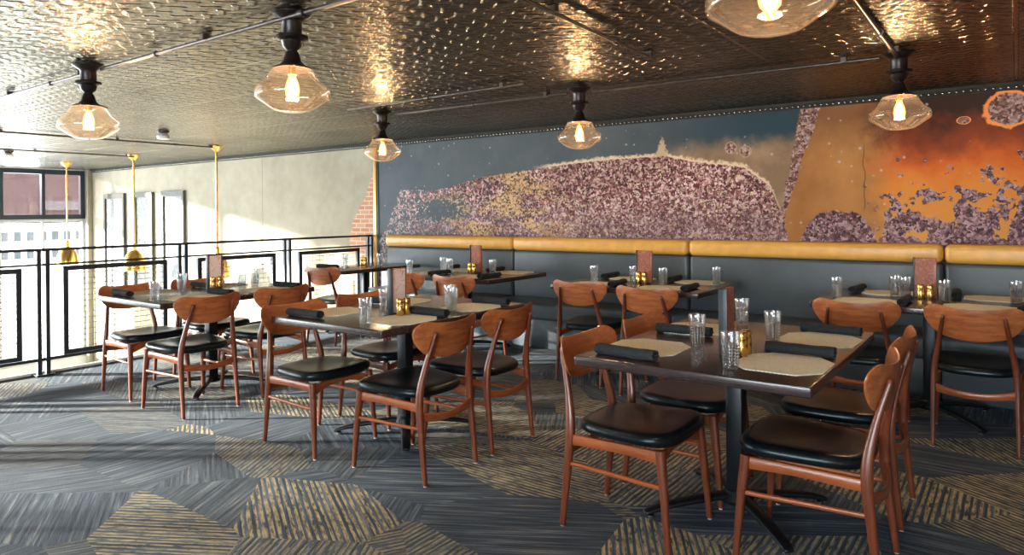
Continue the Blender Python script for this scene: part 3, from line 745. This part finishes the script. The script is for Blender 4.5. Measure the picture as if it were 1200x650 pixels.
chairs = [
 (-1.33, 2.73, LEFT, 'walnut chair with black pad at the near left side of the front right table'),
 (-1.325, 3.30, LEFT, 'walnut chair tucked at the left side of the front right table, behind the nearest one'),
 (-0.655, 2.88, RIGHT, 'walnut chair in the right foreground, its black seat pad in full view'),
 (-0.665, 3.50, RIGHT, 'dark-looking chair just behind the right foreground chair, its back seen edge-on'),
 (-3.355, 2.65, LEFT, 'chair at the left side of the middle table, near the dark napkin roll and camera'),
 (-3.40, 3.25, LEFT, 'pinkish-looking far left chair of the middle table, seen between its glasses and the rail'),
 (-2.63, 2.70, RIGHT, 'chair at the right side of the middle table, its back closest to the camera'),
 (-2.63, 3.24, RIGHT, 'second chair on the right side of the middle table, behind the nearest one'),
 (-5.44, 2.65, LEFT, 'outermost left chair beside the railing post, at the left table'),
 (-5.46, 3.22, LEFT, 'chair half hidden behind the left table, its back showing under the railing'),
 (-4.715, 2.61, RIGHT, 'chair with its back to the room, near right side of the left table'),
 (-4.74, 3.22, RIGHT, 'chair at the far right side of the left table, overlapped by the middle table chair'),
 (-2.78, 4.93, 0, 'left one of the two chairs facing the banquette at the centre wall table'),
 (-2.16, 4.82, 0, 'right one of the two chairs facing the banquette at the centre wall table'),
 (-0.79, 4.80, 0, 'left chair facing the banquette at the right wall table, behind the stacked placemats'),
 (-0.20, 4.84, 0, 'chair cut by the right picture edge, facing the right wall table'),
 (-4.58, 4.82, 0, 'left chair at the second wall table, partly behind the pink menu'),
 (-3.97, 4.80, 0, 'right chair at the second wall table, seen over the middle table glasses'),
 (-5.83, 4.86, 0.12, 'walnut chair beside the wire mesh railing at the small corner table'),
]
for x, y, rz, lab in chairs: CH.put((x, y, 0), rz, lab, GC)

# ------------------------------------------------------------------ TABLES
def make_table(w, d, name='dining_table'):
    t = thing(name, 'x', 'table')
    bm = bmesh.new(); bbox(bm, (-w / 2, -d / 2, 0.71), (w / 2, d / 2, 0.75), 0.006, 3); finish(bm, 'tabletop', 'tabletop', t)
    bm = bmesh.new(); bbox(bm, (-0.036, -0.036, 0.07), (0.036, 0.036, 0.70), 0.006); finish(bm, 'column', 'iron', t)
    bm = bmesh.new(); bbox(bm, (-0.17, -0.17, 0.698), (0.17, 0.17, 0.71), 0.003, 1); finish(bm, 'mounting_plate', 'iron', t)
    bm = bmesh.new(); lathe(bm, [(0, 0.045), (0.07, 0.045), (0.075, 0.06), (0.06, 0.085), (0.05, 0.10), (0, 0.10)], 24); finish(bm, 'hub', 'iron', t)
    for k in range(4):
        a = pi / 4 + k * pi / 2; c, s = cos(a), sin(a)
        bm = bmesh.new()
        R = 0.43
        sweep(bm, [(c * 0.03, s * 0.03, 0.075), (c * R * .5, s * R * .5, 0.062), (c * R * .85, s * R * .85, 0.040), (c * R, s * R, 0.022)],
              [(0.034, 0.017), (0.030, 0.014), (0.026, 0.012), (0.022, 0.009)], 12, (0, 0, 1), 3, 5, True)
        f = finish(bm, 'foot', 'iron', t, angle=50)
        bm = bmesh.new(); lathe(bm, [(0, 0), (0.017, 0), (0.018, 0.012), (0.01, 0.018), (0, 0.018)], 14, (c * R * .94, s * R * .94, 0.0)); finish(bm, 'glide', 'chrome', f)
    return t
TB = Proto(make_table(0.93, 1.27))
GT = 'four-seat dark pedestal tables'
tabs = {'T1': (-1.03, 3.11, 0, 'large dark table in the right foreground, on a black pedestal'),
        'T2': (-3.085, 3.09, 0, 'dark pedestal table in the middle, its squared near corner towards the camera'),
        'T3': (-5.135, 3.01, 0, 'dark table by the railing at the left, edge bright with window light'),
        'W1': (-0.47, 5.27, pi / 2, 'dark wall table at the right edge, in front of the banquette'),
        'W2': (-2.50, 5.29, pi / 2, 'dark wall table at the centre of the banquette'),
        'W3': (-4.40, 5.27, pi / 2, 'second wall table from the left, in front of the banquette')}
for k, (x, y, r, lab) in tabs.items(): TB.put((x, y, 0), r, lab, GT)
o = make_table(0.68, 1.12); o.location = (-5.99, 5.36, 0); o['label'] = 'small dark two-seat table in the corner by the bare brick and railing'; 
tabs['W4'] = (-5.99, 5.28, 0, '')

# ------------------------------------------------------------------ TABLE SETTINGS
def make_tumbler():
    bm = bmesh.new()
    lathe(bm, [(0.0, 0.0), (0.027, 0.0), (0.029, 0.003), (0.0375, 0.138), (0.0370, 0.140), (0.0355, 0.139), (0.0275, 0.016), (0.024, 0.012), (0.0, 0.012)], 32)
    o = finish(bm, 'tumbler', 'tumbler', angle=50); o['category'] = 'glass'; return o
TU = Proto(make_tumbler())
GG = 'cut-glass tumblers'
tum = [
 ('T1', -0.12, -0.15, 'cut-glass tumbler in front of the left chairs side of the front right table'),
 ('T1', 0.15, -0.51, 'tumbler closest to the camera, in front of the dark menu on the front right table'),
 ('T1', 0.13, 0.12, 'tumbler standing alone behind the napkin rolls on the front right table'),
 ('T1', -0.13, 0.50, 'tumbler behind the dark menu and brass shaker on the front right table'),
 ('T2', 0.22, -0.52, 'nearer of two overlapping tumblers at the front of the middle table'),
 ('T2', -0.03, -0.14, 'rear of two overlapping tumblers at the front of the middle table'),
 ('T2', 0.30, 0.10, 'tumbler behind the napkin roll right of the pink menu on the middle table'),
 ('T2', 0.16, 0.24, 'tumbler overlapped by its neighbour right of the pink menu on the middle table'),
 ('T3', 0.245, -0.56, 'tumbler at the near corner of the left table, by the grey napkin roll'),
 ('T3', -0.175, -0.14, 'tumbler before the railing post, in the middle left of the left table'),
 ('T3', -0.045, 0.30, 'left one of two tumblers at the far end of the left table'),
 ('T3', -0.075, 0.44, 'right one of two tumblers at the far end of the left table'),
 ('W1', -0.52, -0.20, 'leftmost tumbler on the right wall table'),
 ('W1', -0.21, 0.10, 'left of two overlapping tumblers beside the brass shakers on the right wall table'),
 ('W1', -0.14, 0.04, 'right of two overlapping tumblers beside the brass shakers on the right wall table'),
 ('W1', 0.09, -0.08, 'tumbler right of the brass shakers on the right wall table'),
 ('W1', 0.46, 0.07, 'tumbler at the right picture edge on the right wall table'),
 ('W2', -0.40, -0.14, 'tumbler above the left chair back on the centre wall table'),
 ('W2', -0.09, -0.03, 'tumbler just left of the menu on the centre wall table'),
 ('W2', 0.20, -0.09, 'tumbler right of the brass shakers on the centre wall table'),
 ('W2', 0.54, 0.18, 'rightmost tumbler, on a placemat of the centre wall table'),
 ('W3', -0.43, -0.36, 'leftmost tumbler on the second wall table, above the gap between chairs'),
 ('W3', -0.37, 0.07, 'tumbler left of the menu on the second wall table'),
 ('W3', -0.17, -0.06, 'tumbler in front of the menu on the second wall table'),
 ('W3', 0.29, 0.04, 'tumbler on the right placemat of the second wall table'),
 ('W4', -0.25, 0.02, 'tumbler against the wire mesh on the small corner table'),
 ('W4', 0.10, 0.23, 'tumbler before the mural edge on the small corner table')]
for tk, dx, dy, lab in tum:
    x, y = tabs[tk][:2]; TU.put((x + dx, y + dy, 0.7502), random.uniform(0, 6), lab, GG)

def make_mat():
    bm = bmesh.new(); a, b_, c = 0.185, 0.165, 0.085
    pts = [(-a + c, -b_), (a - c, -b_), (a, -b_ + c * 0.85), (a, b_ - c * 0.85), (a - c, b_), (-a + c, b_), (-a, b_ - c * 0.85), (-a, -b_ + c * 0.85)]
    f = bm.faces.new([bm.verts.new((x, y, 0)) for x, y in pts])
    r = bmesh.ops.extrude_face_region(bm, geom=[f]); bmesh.ops.translate(bm, verts=[v for v in r['geom'] if isinstance(v, bmesh.types.BMVert)], vec=(0, 0, 0.0025))
    o = finish(bm, 'placemat', 'placemat', smooth_=False); o['category'] = 'placemat'; return o
PM = Proto(make_mat())
def make_napkin():
    bm = bmesh.new(); n = 46; rings = []
    K = 26
    def sec(i):
        # rolled cloth: spiral outer skin with a fold edge
        out = []
        for k in range(n):
            a = 2 * pi * k / n
            r = 0.0235 + 0.0035 * (a / (2 * pi)) + 0.0006 * sin(5 * a + i * 0.7)
            out.append((r * cos(a + 0.6) * 1.1, r * sin(a + 0.6) * 0.86))
        return out
    for i in range(K + 1):
        t = i / K; x = -0.135 + 0.27 * t
        s = 1 + 0.03 * sin(t * 17) + 0.04 * sin(t * 6 + 1)
        rings.append([bm.verts.new((x + 0.002 * sin(k), y * s, 0.0215 + z * s)) for k, (y, z) in enumerate(sec(i))])
    for a, b_ in zip(rings[:-1], rings[1:]):
        for k in range(n): bm.faces.new((a[k], a[(k + 1) % n], b_[(k + 1) % n], b_[k]))
    # recessed, stepped ends showing the roll
    for r, sg in ((rings[0], 1), (rings[-1], -1)):
        prev = r; c0 = sum((v.co for v in r), Vector()) / n
        for q, dep in ((0.80, 0.001), (0.76, 0.008), (0.58, 0.008), (0.54, 0.001), (0.38, 0.001), (0.33, 0.010), (0.1, 0.010)):
            cur = [bm.verts.new(c0 + (v.co - c0) * q + Vector((sg * dep, 0, 0))) for v in r]
            for k in range(n): bm.faces.new((prev[k], prev[(k + 1) % n], cur[(k + 1) % n], cur[k]))
            prev = cur
        bm.faces.new(prev)
    mn = min(v.co.z for v in bm.verts)
    for v in bm.verts: v.co.z -= mn
    o = finish(bm, 'napkin_roll', 'napkin', angle=50); o['category'] = 'napkin'; return o
NR = Proto(make_napkin())
GM = 'woven cream placemats'; GN = 'black napkin rolls'
TN = {'T1': 'front right table', 'T2': 'middle table', 'T3': 'left railing table'}
SEAT = {'nl': ('near left', -0.29, -0.31, -0.27, -0.545), 'fl': ('far left', -0.29, 0.27, -0.28, 0.09), 'nr': ('near right', 0.29, -0.31, 0.30, -0.10), 'fr': ('far right', 0.29, 0.29, 0.30, 0.485)}
for tk in ('T1', 'T2', 'T3'):
    cx, cy = tabs[tk][:2]
    for sk, (nm, mx_, my_, nx, ny) in SEAT.items():
        PM.put((cx + mx_, cy + my_, 0.7502), pi / 2 + random.uniform(-.04, .04), 'cream octagonal placemat at the %s seat of the %s' % (nm, TN[tk]), GM)
        NR.put((cx + nx, cy + ny, 0.7503), random.uniform(-.10, .10), 'black napkin roll at the %s seat of the %s' % (nm, TN[tk]), GN)
TN = {'W1': 'right wall table', 'W2': 'centre wall table', 'W3': 'second wall table'}
for tk in ('W1', 'W2', 'W3'):
    cx, cy = tabs[tk][:2]
    for nm, dx, dy in (('left chair', -0.33, -0.27), ('right chair', 0.28, -0.27), ('left banquette', -0.25, 0.28), ('right banquette', 0.36, 0.28)):
        PM.put((cx + dx, cy + dy, 0.7502), random.uniform(-.04, .04), 'cream octagonal placemat at the %s seat of the %s' % (nm, TN[tk]), GM)
        nx = dx + (0.225 if dy < 0 else -0.225)
        NR.put((cx + nx, cy + dy * 1.05, 0.7503), pi / 2 + random.uniform(-.10, .10), 'black napkin roll at the %s seat of the %s' % (nm, TN[tk]), GN)
NR.put((-6.12, 4.95, 0.7503), 0.2, 'black napkin roll at the near edge of the small corner table', GN)

def make_menu(paper):
    t = thing('menu_holder', 'x', 'menu')
    bm = bmesh.new(); bbox(bm, (-0.060, -0.004, 0.002), (0.066, 0.016, 0.270), 0.002); finish(bm, 'wooden_board', 'wood_rail_side', t)
    bm = bmesh.new(); bbox(bm, (-0.060, -0.0075, 0.004), (0.052, -0.0045, 0.266)); finish(bm, 'menu_sheet', paper, t, smooth_=False)
    bm = bmesh.new(); bbox(bm, (-0.068, -0.018, 0.0), (-0.060, 0.018, 0.272), 0.002); finish(bm, 'steel_side', 'steel_dark', t)
    bm = bmesh.new(); bbox(bm, (-0.060, -0.018, 0.0), (0.066, -0.0075, 0.012), 0.002); finish(bm, 'steel_lip', 'steel_dark', t)
    return t
MP = Proto(make_menu('paper_pink')); MM = Proto(make_menu('paper_maroon'))
def make_shaker():
    t = thing('brass_shaker', 'x', 'shaker')
    bm = bmesh.new(); lathe(bm, [(0, 0), (0.0205, 0), (0.022, 0.002), (0.022, 0.072), (0.0205, 0.074), (0, 0.074)], 28); finish(bm, 'body', 'brass', t)
    bm = bmesh.new(); lathe(bm, [(0, 0.0745), (0.0215, 0.0745), (0.022, 0.078), (0.022, 0.098), (0.019, 0.102), (0, 0.103)], 28); finish(bm, 'cap', 'brass', t)
    return t
SH = Proto(make_shaker())
names = {'T1': 'the front right table', 'T2': 'the middle table', 'T3': 'the left railing table', 'W1': 'the right wall table', 'W2': 'the centre wall table', 'W3': 'the second wall table'}
ctr = {'T1': (-0.99, 2.90), 'T2': (-2.98, 2.93), 'T3': (-5.28, 3.13), 'W1': (-0.50, 5.33), 'W2': (-2.49, 5.26), 'W3': (-4.34, 5.34)}
for k, (x, y) in ctr.items():
    isT = k[0] == 'T'
    pr = (MP if k in ('T2', 'T3') else MM)
    lab = {'T1': 'narrow dark menu holder with copper-toned edge on the front right table', 'T2': 'menu holder with pink scribbled sheet on the middle table',
           'T3': 'menu holder with dusty pink sheet on the left railing table', 'W1': 'menu holder with maroon sheet before the banquette on the right wall table',
           'W2': 'menu holder with speckled maroon sheet on the centre wall table', 'W3': 'small maroon menu holder on the second wall table'}[k]
    pr.put((x, y, 0.7502), pi / 2 if isT else 0, lab, 'upright menu holders')
    for q, s in enumerate((-1, 1)):
        if isT: p = (x + 0.075, y + s * 0.026 - 0.03); nm = ('nearer', 'farther')[q]
        else: p = (x + s * 0.027 + 0.01, y - 0.075); nm = ('left', 'right')[q]
        SH.put((p[0], p[1], 0.7502), 0, '%s of the two brass shakers beside the menu on %s' % (nm, names[k]), 'brass shakers')
SH.put((-6.02, 5.36, 0.7502), 0, 'left brass shaker on the small corner table', 'brass shakers')
SH.put((-5.97, 5.36, 0.7502), 0, 'right brass shaker on the small corner table', 'brass shakers')

# ------------------------------------------------------------------ CEILING LAMPS
def make_lamp():
    t = thing('ceiling_lamp', 'x', 'lamp')
    z0 = 1.81; H = CZ - z0
    bm = bmesh.new()
    lathe(bm, [(0, H - 0.001), (0.085, H - 0.001), (0.085, H - 0.006), (0.05, H - 0.030), (0.044, H - 0.040), (0.044, H - 0.095), (0.070, H - 0.102), (0.072, H - 0.116),
               (0.048, H - 0.125), (0.040, H - 0.150), (0.022, H - 0.168), (0.022, H - 0.176), (0, H - 0.176)], 36)
    finish(bm, 'canopy', 'bronze', t)
    bm = bmesh.new()
    lathe(bm, [(0, H - 0.170), (0.026, H - 0.172), (0.032, H - 0.185), (0.040, H - 0.215), (0.060, H - 0.236), (0.088, H - 0.246), (0.089, H - 0.252), (0.082, H - 0.252), (0.05, H - 0.240), (0.03, H - 0.222), (0, H - 0.222)], 36)
    finish(bm, 'fitter', 'bronze', t)
    for k in range(3):
        a = 2 * pi * k / 3 + 0.4
        bm = bmesh.new(); tube(bm, (cos(a) * 0.085, sin(a) * 0.085, H - 0.247), (cos(a) * 0.100, sin(a) * 0.100, H - 0.247), 0.005, seg=8); finish(bm, 'thumbscrew', 'bronze', t)
    bm = bmesh.new()
    oz = H - 0.445
    prof = [(0.0, 0.0), (0.045, 0.002), (0.075, 0.008), (0.097, 0.020), (0.125, 0.040), (0.150, 0.056), (0.160, 0.064), (0.163, 0.076), (0.162, 0.100), (0.158, 0.112), (0.140, 0.124),
            (0.120, 0.142), (0.104, 0.166), (0.094, 0.186), (0.084, 0.200)]
    lathe(bm, [(r, z + oz) for r, z in prof], 48)
    sh = finish(bm, 'glass_shade', 'lamp_glass', t, angle=75)
    sm = sh.modifiers.new('thickness', 'SOLIDIFY'); sm.thickness = 0.003; sm.offset = -1
    bm = bmesh.new(); tube(bm, (0, 0, H - 0.225), (0, 0, H - 0.275), 0.017); finish(bm, 'socket', 'brass', t)
    bm = bmesh.new()
    lathe(bm, [(0.013, H - 0.272), (0.014, H - 0.285), (0.026, H - 0.315), (0.031, H - 0.345), (0.026, H - 0.372), (0.014, H - 0.386), (0.0, H - 0.390)], 28)
    b = finish(bm, 'bulb', 'bulb', t, angle=80)
    bm = bmesh.new()
    for k in range(6):
        a = pi * 2 * k / 6
        tube(bm, (cos(a) * 0.006, sin(a) * 0.006, H - 0.292), (cos(a) * 0.013, sin(a) * 0.013, H - 0.365), 0.0024, seg=6)
        a2 = a + pi / 6
        tube(bm, (cos(a) * 0.013, sin(a) * 0.013, H - 0.365), (cos(a + pi / 3) * 0.006, sin(a + pi / 3) * 0.006, H - 0.292), 0.0024, seg=6)
    finish(bm, 'filament', 'filament', b)
    return t
LP = Proto(make_lamp())
lamps = [(-4.48, 1.86, 'glass ceiling lamp at the far left, pale against the bright tin ceiling'),
         (-2.63, 1.94, 'large glass ceiling lamp at the upper left centre of the picture'),
         (-4.54, 4.29, 'small distant ceiling lamp in front of the mural left edge'),
         (-2.59, 4.40, 'small ceiling lamp hanging before the slate part of the mural'),
         (-0.515, 1.85, 'largest ceiling lamp, its glass cut off by the top picture edge'),
         (-0.55, 4.58, 'ceiling lamp glowing before the burnt orange part of the mural')]
for x, y, lab in lamps:
    LP.put((x, y, 1.81), random.uniform(0, 3), lab, 'clear glass ceiling lamps')
    pl = bpy.data.lights.new('bulb_light', 'POINT'); pl.energy = 25; pl.color = (1.0, 0.76, 0.50); pl.shadow_soft_size = 0.03
    po = bpy.data.objects.new('bulb_light', pl); COL.objects.link(po); po.location = (x, y, 1.81 + 0.11)

# ------------------------------------------------------------------ CONDUITS
def conduit(label, p0, p1, r=0.011, boxes=()):
    t = thing('ceiling_conduit', label, 'pipe', p0, 0, 'conduits under the ceiling')
    d = Vector(p1) - Vector(p0)
    bm = bmesh.new(); tube(bm, (0, 0, 0), d, r); finish(bm, 'pipe', 'conduit', t)
    n = max(1, int(d.length / 1.0)); u = d.normalized()
    for k in range(n):
        p = d * ((k + 0.5) / n)
        bm = bmesh.new(); tube(bm, p - u * 0.02, p + u * 0.02, r + 0.006); finish(bm, 'coupling', 'conduit', t)
        q = d * ((k + 0.9) / n)
        bm = bmesh.new(); box(bm, q + Vector((0, 0, 0.012)), (0.03 if abs(u.x) > .5 else 0.05, 0.05 if abs(u.x) > .5 else 0.03, 0.028)); finish(bm, 'strap', 'conduit', t)
zc = CZ - 0.03
conduit('long conduit running across the ceiling between the near lamps', (-4.40, 1.90, zc), (-0.62, 1.90, zc))
conduit('conduit continuing left from the far left lamp to the picture edge', (-8.0, 1.90, zc), (-4.56, 1.90, zc))
conduit('conduit run between the two small lamps before the mural', (-4.46, 4.34, zc), (-2.68, 4.38, zc))
conduit('conduit reaching the lamp before the orange mural from the left', (-2.50, 4.44, zc), (-0.64, 4.50, zc))
conduit('short bright conduit above the small distant lamp', (-4.54, 3.90, zc), (-2.70, 3.86, zc), 0.009)
conduit('conduit leading from the top edge to the lamp before the orange mural', (-0.53, 1.95, zc), (-0.55, 4.49, zc), 0.013)
conduit('thin conduit slanting from the top edge over the centre of the ceiling', (-1.60, 1.6, zc), (-1.68, 3.72, zc), 0.008)
conduit('conduit feeding the rightmost brass pendant over the void', (-8.42, 0.5, zc), (-8.42, 5.04, zc))
conduit('conduit feeding the middle brass pendant over the void', (-10.6, 1.5, zc), (-10.6, 5.02, zc))

# ------------------------------------------------------------------ BRASS PENDANTS over the void
def make_pendant():
    t = thing('brass_pendant', 'x', 'lamp')
    bm = bmesh.new(); lathe(bm, [(0, 1.72), (0.085, 1.72), (0.08, 1.70), (0.035, 1.655), (0.014, 1.64), (0, 1.64)], 24); finish(bm, 'canopy', 'brass', t)
    bm = bmesh.new(); tube(bm, (0, 0, 0.385), (0, 0, 1.645), 0.014); finish(bm, 'stem', 'brass', t)
    bm = bmesh.new()
    lathe(bm, [(0.018, 0.40), (0.030, 0.39), (0.034, 0.30), (0.060, 0.285), (0.110, 0.235), (0.148, 0.16), (0.162, 0.06), (0.165, 0.0), (0.158, 0.0), (0.155, 0.06), (0.140, 0.155), (0.10, 0.23), (0.03, 0.27)], 32)
    finish(bm, 'bell_shade', 'brass', t)
    bm = bmesh.new(); lathe(bm, [(0, 0.10), (0.03, 0.12), (0.045, 0.16), (0.03, 0.21), (0.015, 0.25), (0, 0.25)], 16); finish(bm, 'bulb', simple('frosted_bulb', (0.9, 0.88, 0.8), 0.3), t)
    return t
BP = Proto(make_pendant())
for x, lab in ((-12.98, 'leftmost brass bell pendant, hanging before the window'), (-10.66, 'middle brass bell pendant, hanging before the framed panels'),
               (-8.44, 'right brass bell pendant, hanging before the cream wall above the railing')):
    BP.put((x, 5.04, 0.528), 0, lab, 'brass pendants over the void')
def spot(x, y, lab):
    t = thing('ceiling_downlight', lab, 'light', (x, y, CZ - 0.09), 0, 'small ceiling fittings over the void')
    bm = bmesh.new(); lathe(bm, [(0, 0.089), (0.06, 0.089), (0.06, 0.07), (0.045, 0.06), (0, 0.06)], 20); finish(bm, 'base', 'conduit', t)
    bm = bmesh.new(); lathe(bm, [(0, 0.062), (0.04, 0.062), (0.065, 0.03), (0.06, 0.0), (0, -0.005)], 20); finish(bm, 'lens', 'white_paint', t)
spot(-7.36, 3.79, 'small white ceiling fitting right of the far left lamp')
spot(-11.18, 3.62, 'small white ceiling fitting near the window at the left edge')

# ------------------------------------------------------------------ FRAMED PANELS on the far wall
for (a, b_), lab in zip(((-14.19, -13.37), (-13.01, -12.33), (-12.01, -11.28)), ('leftmost tall grey-framed foliage print on the far wall', 'middle tall grey-framed foliage print behind the brass pendant stem', 'rightmost tall grey-framed foliage print on the far wall')):
    w = b_ - a; t = thing('framed_print', lab, 'picture', ((a + b_) / 2, WY, -0.3), 0, 'tall framed prints')
    bm = bmesh.new()
    bbox(bm, (-w / 2, -0.05, 0), (-w / 2 + 0.07, -0.002, 2.06), 0.004, 1); bbox(bm, (w / 2 - 0.07, -0.05, 0), (w / 2, -0.002, 2.06), 0.004, 1)
    bbox(bm, (-w / 2 + 0.07, -0.05, 1.97), (w / 2 - 0.07, -0.002, 2.06)); bbox(bm, (-w / 2 + 0.07, -0.05, 0), (w / 2 - 0.07, -0.002, 0.09))
    finish(bm, 'frame', 'grey_frame', t, smooth_=False)
    bm = bmesh.new(); bbox(bm, (-w / 2 + 0.07, -0.02, 0.09), (w / 2 - 0.07, -0.004, 1.97)); finish(bm, 'print', 'art', t, smooth_=False)

# ------------------------------------------------------------------ RAILING
t = thing('guard_railing', 'dark steel guard railing with wire mesh panels along the open void', 'railing', (RX, 0, 0))
bm = bmesh.new(); bbox(bm, (-0.025, FY + 0.02, 1.052), (0.025, WY - 0.05, 1.075), 0.003); finish(bm, 'top_rail', 'steel_dark', t)
bm = bmesh.new(); bbox(bm, (-0.012, FY + 0.02, 0.12), (0.012, WY - 0.05, 0.145), 0.002); finish(bm, 'bottom_rail', 'steel_dark', t)
bm = bmesh.new(); bbox(bm, (-0.012, FY + 0.02, 0.928), (0.012, WY - 0.05, 0.945), 0.002); finish(bm, 'mid_rail', 'steel_dark', t)
MAT['mesh_wire'] = simple('brassy_woven_wire', (0.42, 0.34, 0.16), 0.5, 0.3)
k = -5
while True:
    py = 2.41 + k * 1.22
    if py > 6.2: break
    k += 1
    if py < FY + 0.1: continue
    if py > 6.0: py = 6.09
    bm = bmesh.new()
    for s in (-0.032, 0.032): bbox(bm, (-0.02, py + s - 0.016, 0.0), (0.02, py + s + 0.016, 1.054), 0.002, 1)
    po = finish(bm, 'post', 'steel_dark', t)
    bm = bmesh.new(); bbox(bm, (-0.06, py - 0.07, 0.0), (0.06, py + 0.07, 0.012), 0.002, 1); finish(bm, 'base_plate', 'steel_dark', po)
    a = py + 0.15; b_ = py + 1.06
    if b_ > 6.1: continue
    bm = bmesh.new()
    bbox(bm, (-0.02, a, 0.15), (0.02, a + 0.04, 0.915)); bbox(bm, (-0.02, b_ - 0.04, 0.15), (0.02, b_, 0.915))
    bbox(bm, (-0.02, a + 0.04, 0.875), (0.02, b_ - 0.04, 0.915)); bbox(bm, (-0.02, a + 0.04, 0.15), (0.02, b_ - 0.04, 0.185))
    pf = finish(bm, 'panel_frame', 'steel_dark', t, smooth_=False)
    bm = bmesh.new()
    y = a + 0.03 + 0.025
    while y < b_ - 0.03: tube(bm, (0, y, 0.172), (0, y, 0.89), 0.003, seg=5); y += 0.05
    z = 0.20
    while z < 0.89: tube(bm, (0.002, a + 0.02, z), (0.002, b_ - 0.02, z), 0.003, seg=5); z += 0.05
    finish(bm, 'wire_mesh', 'mesh_wire', pf)
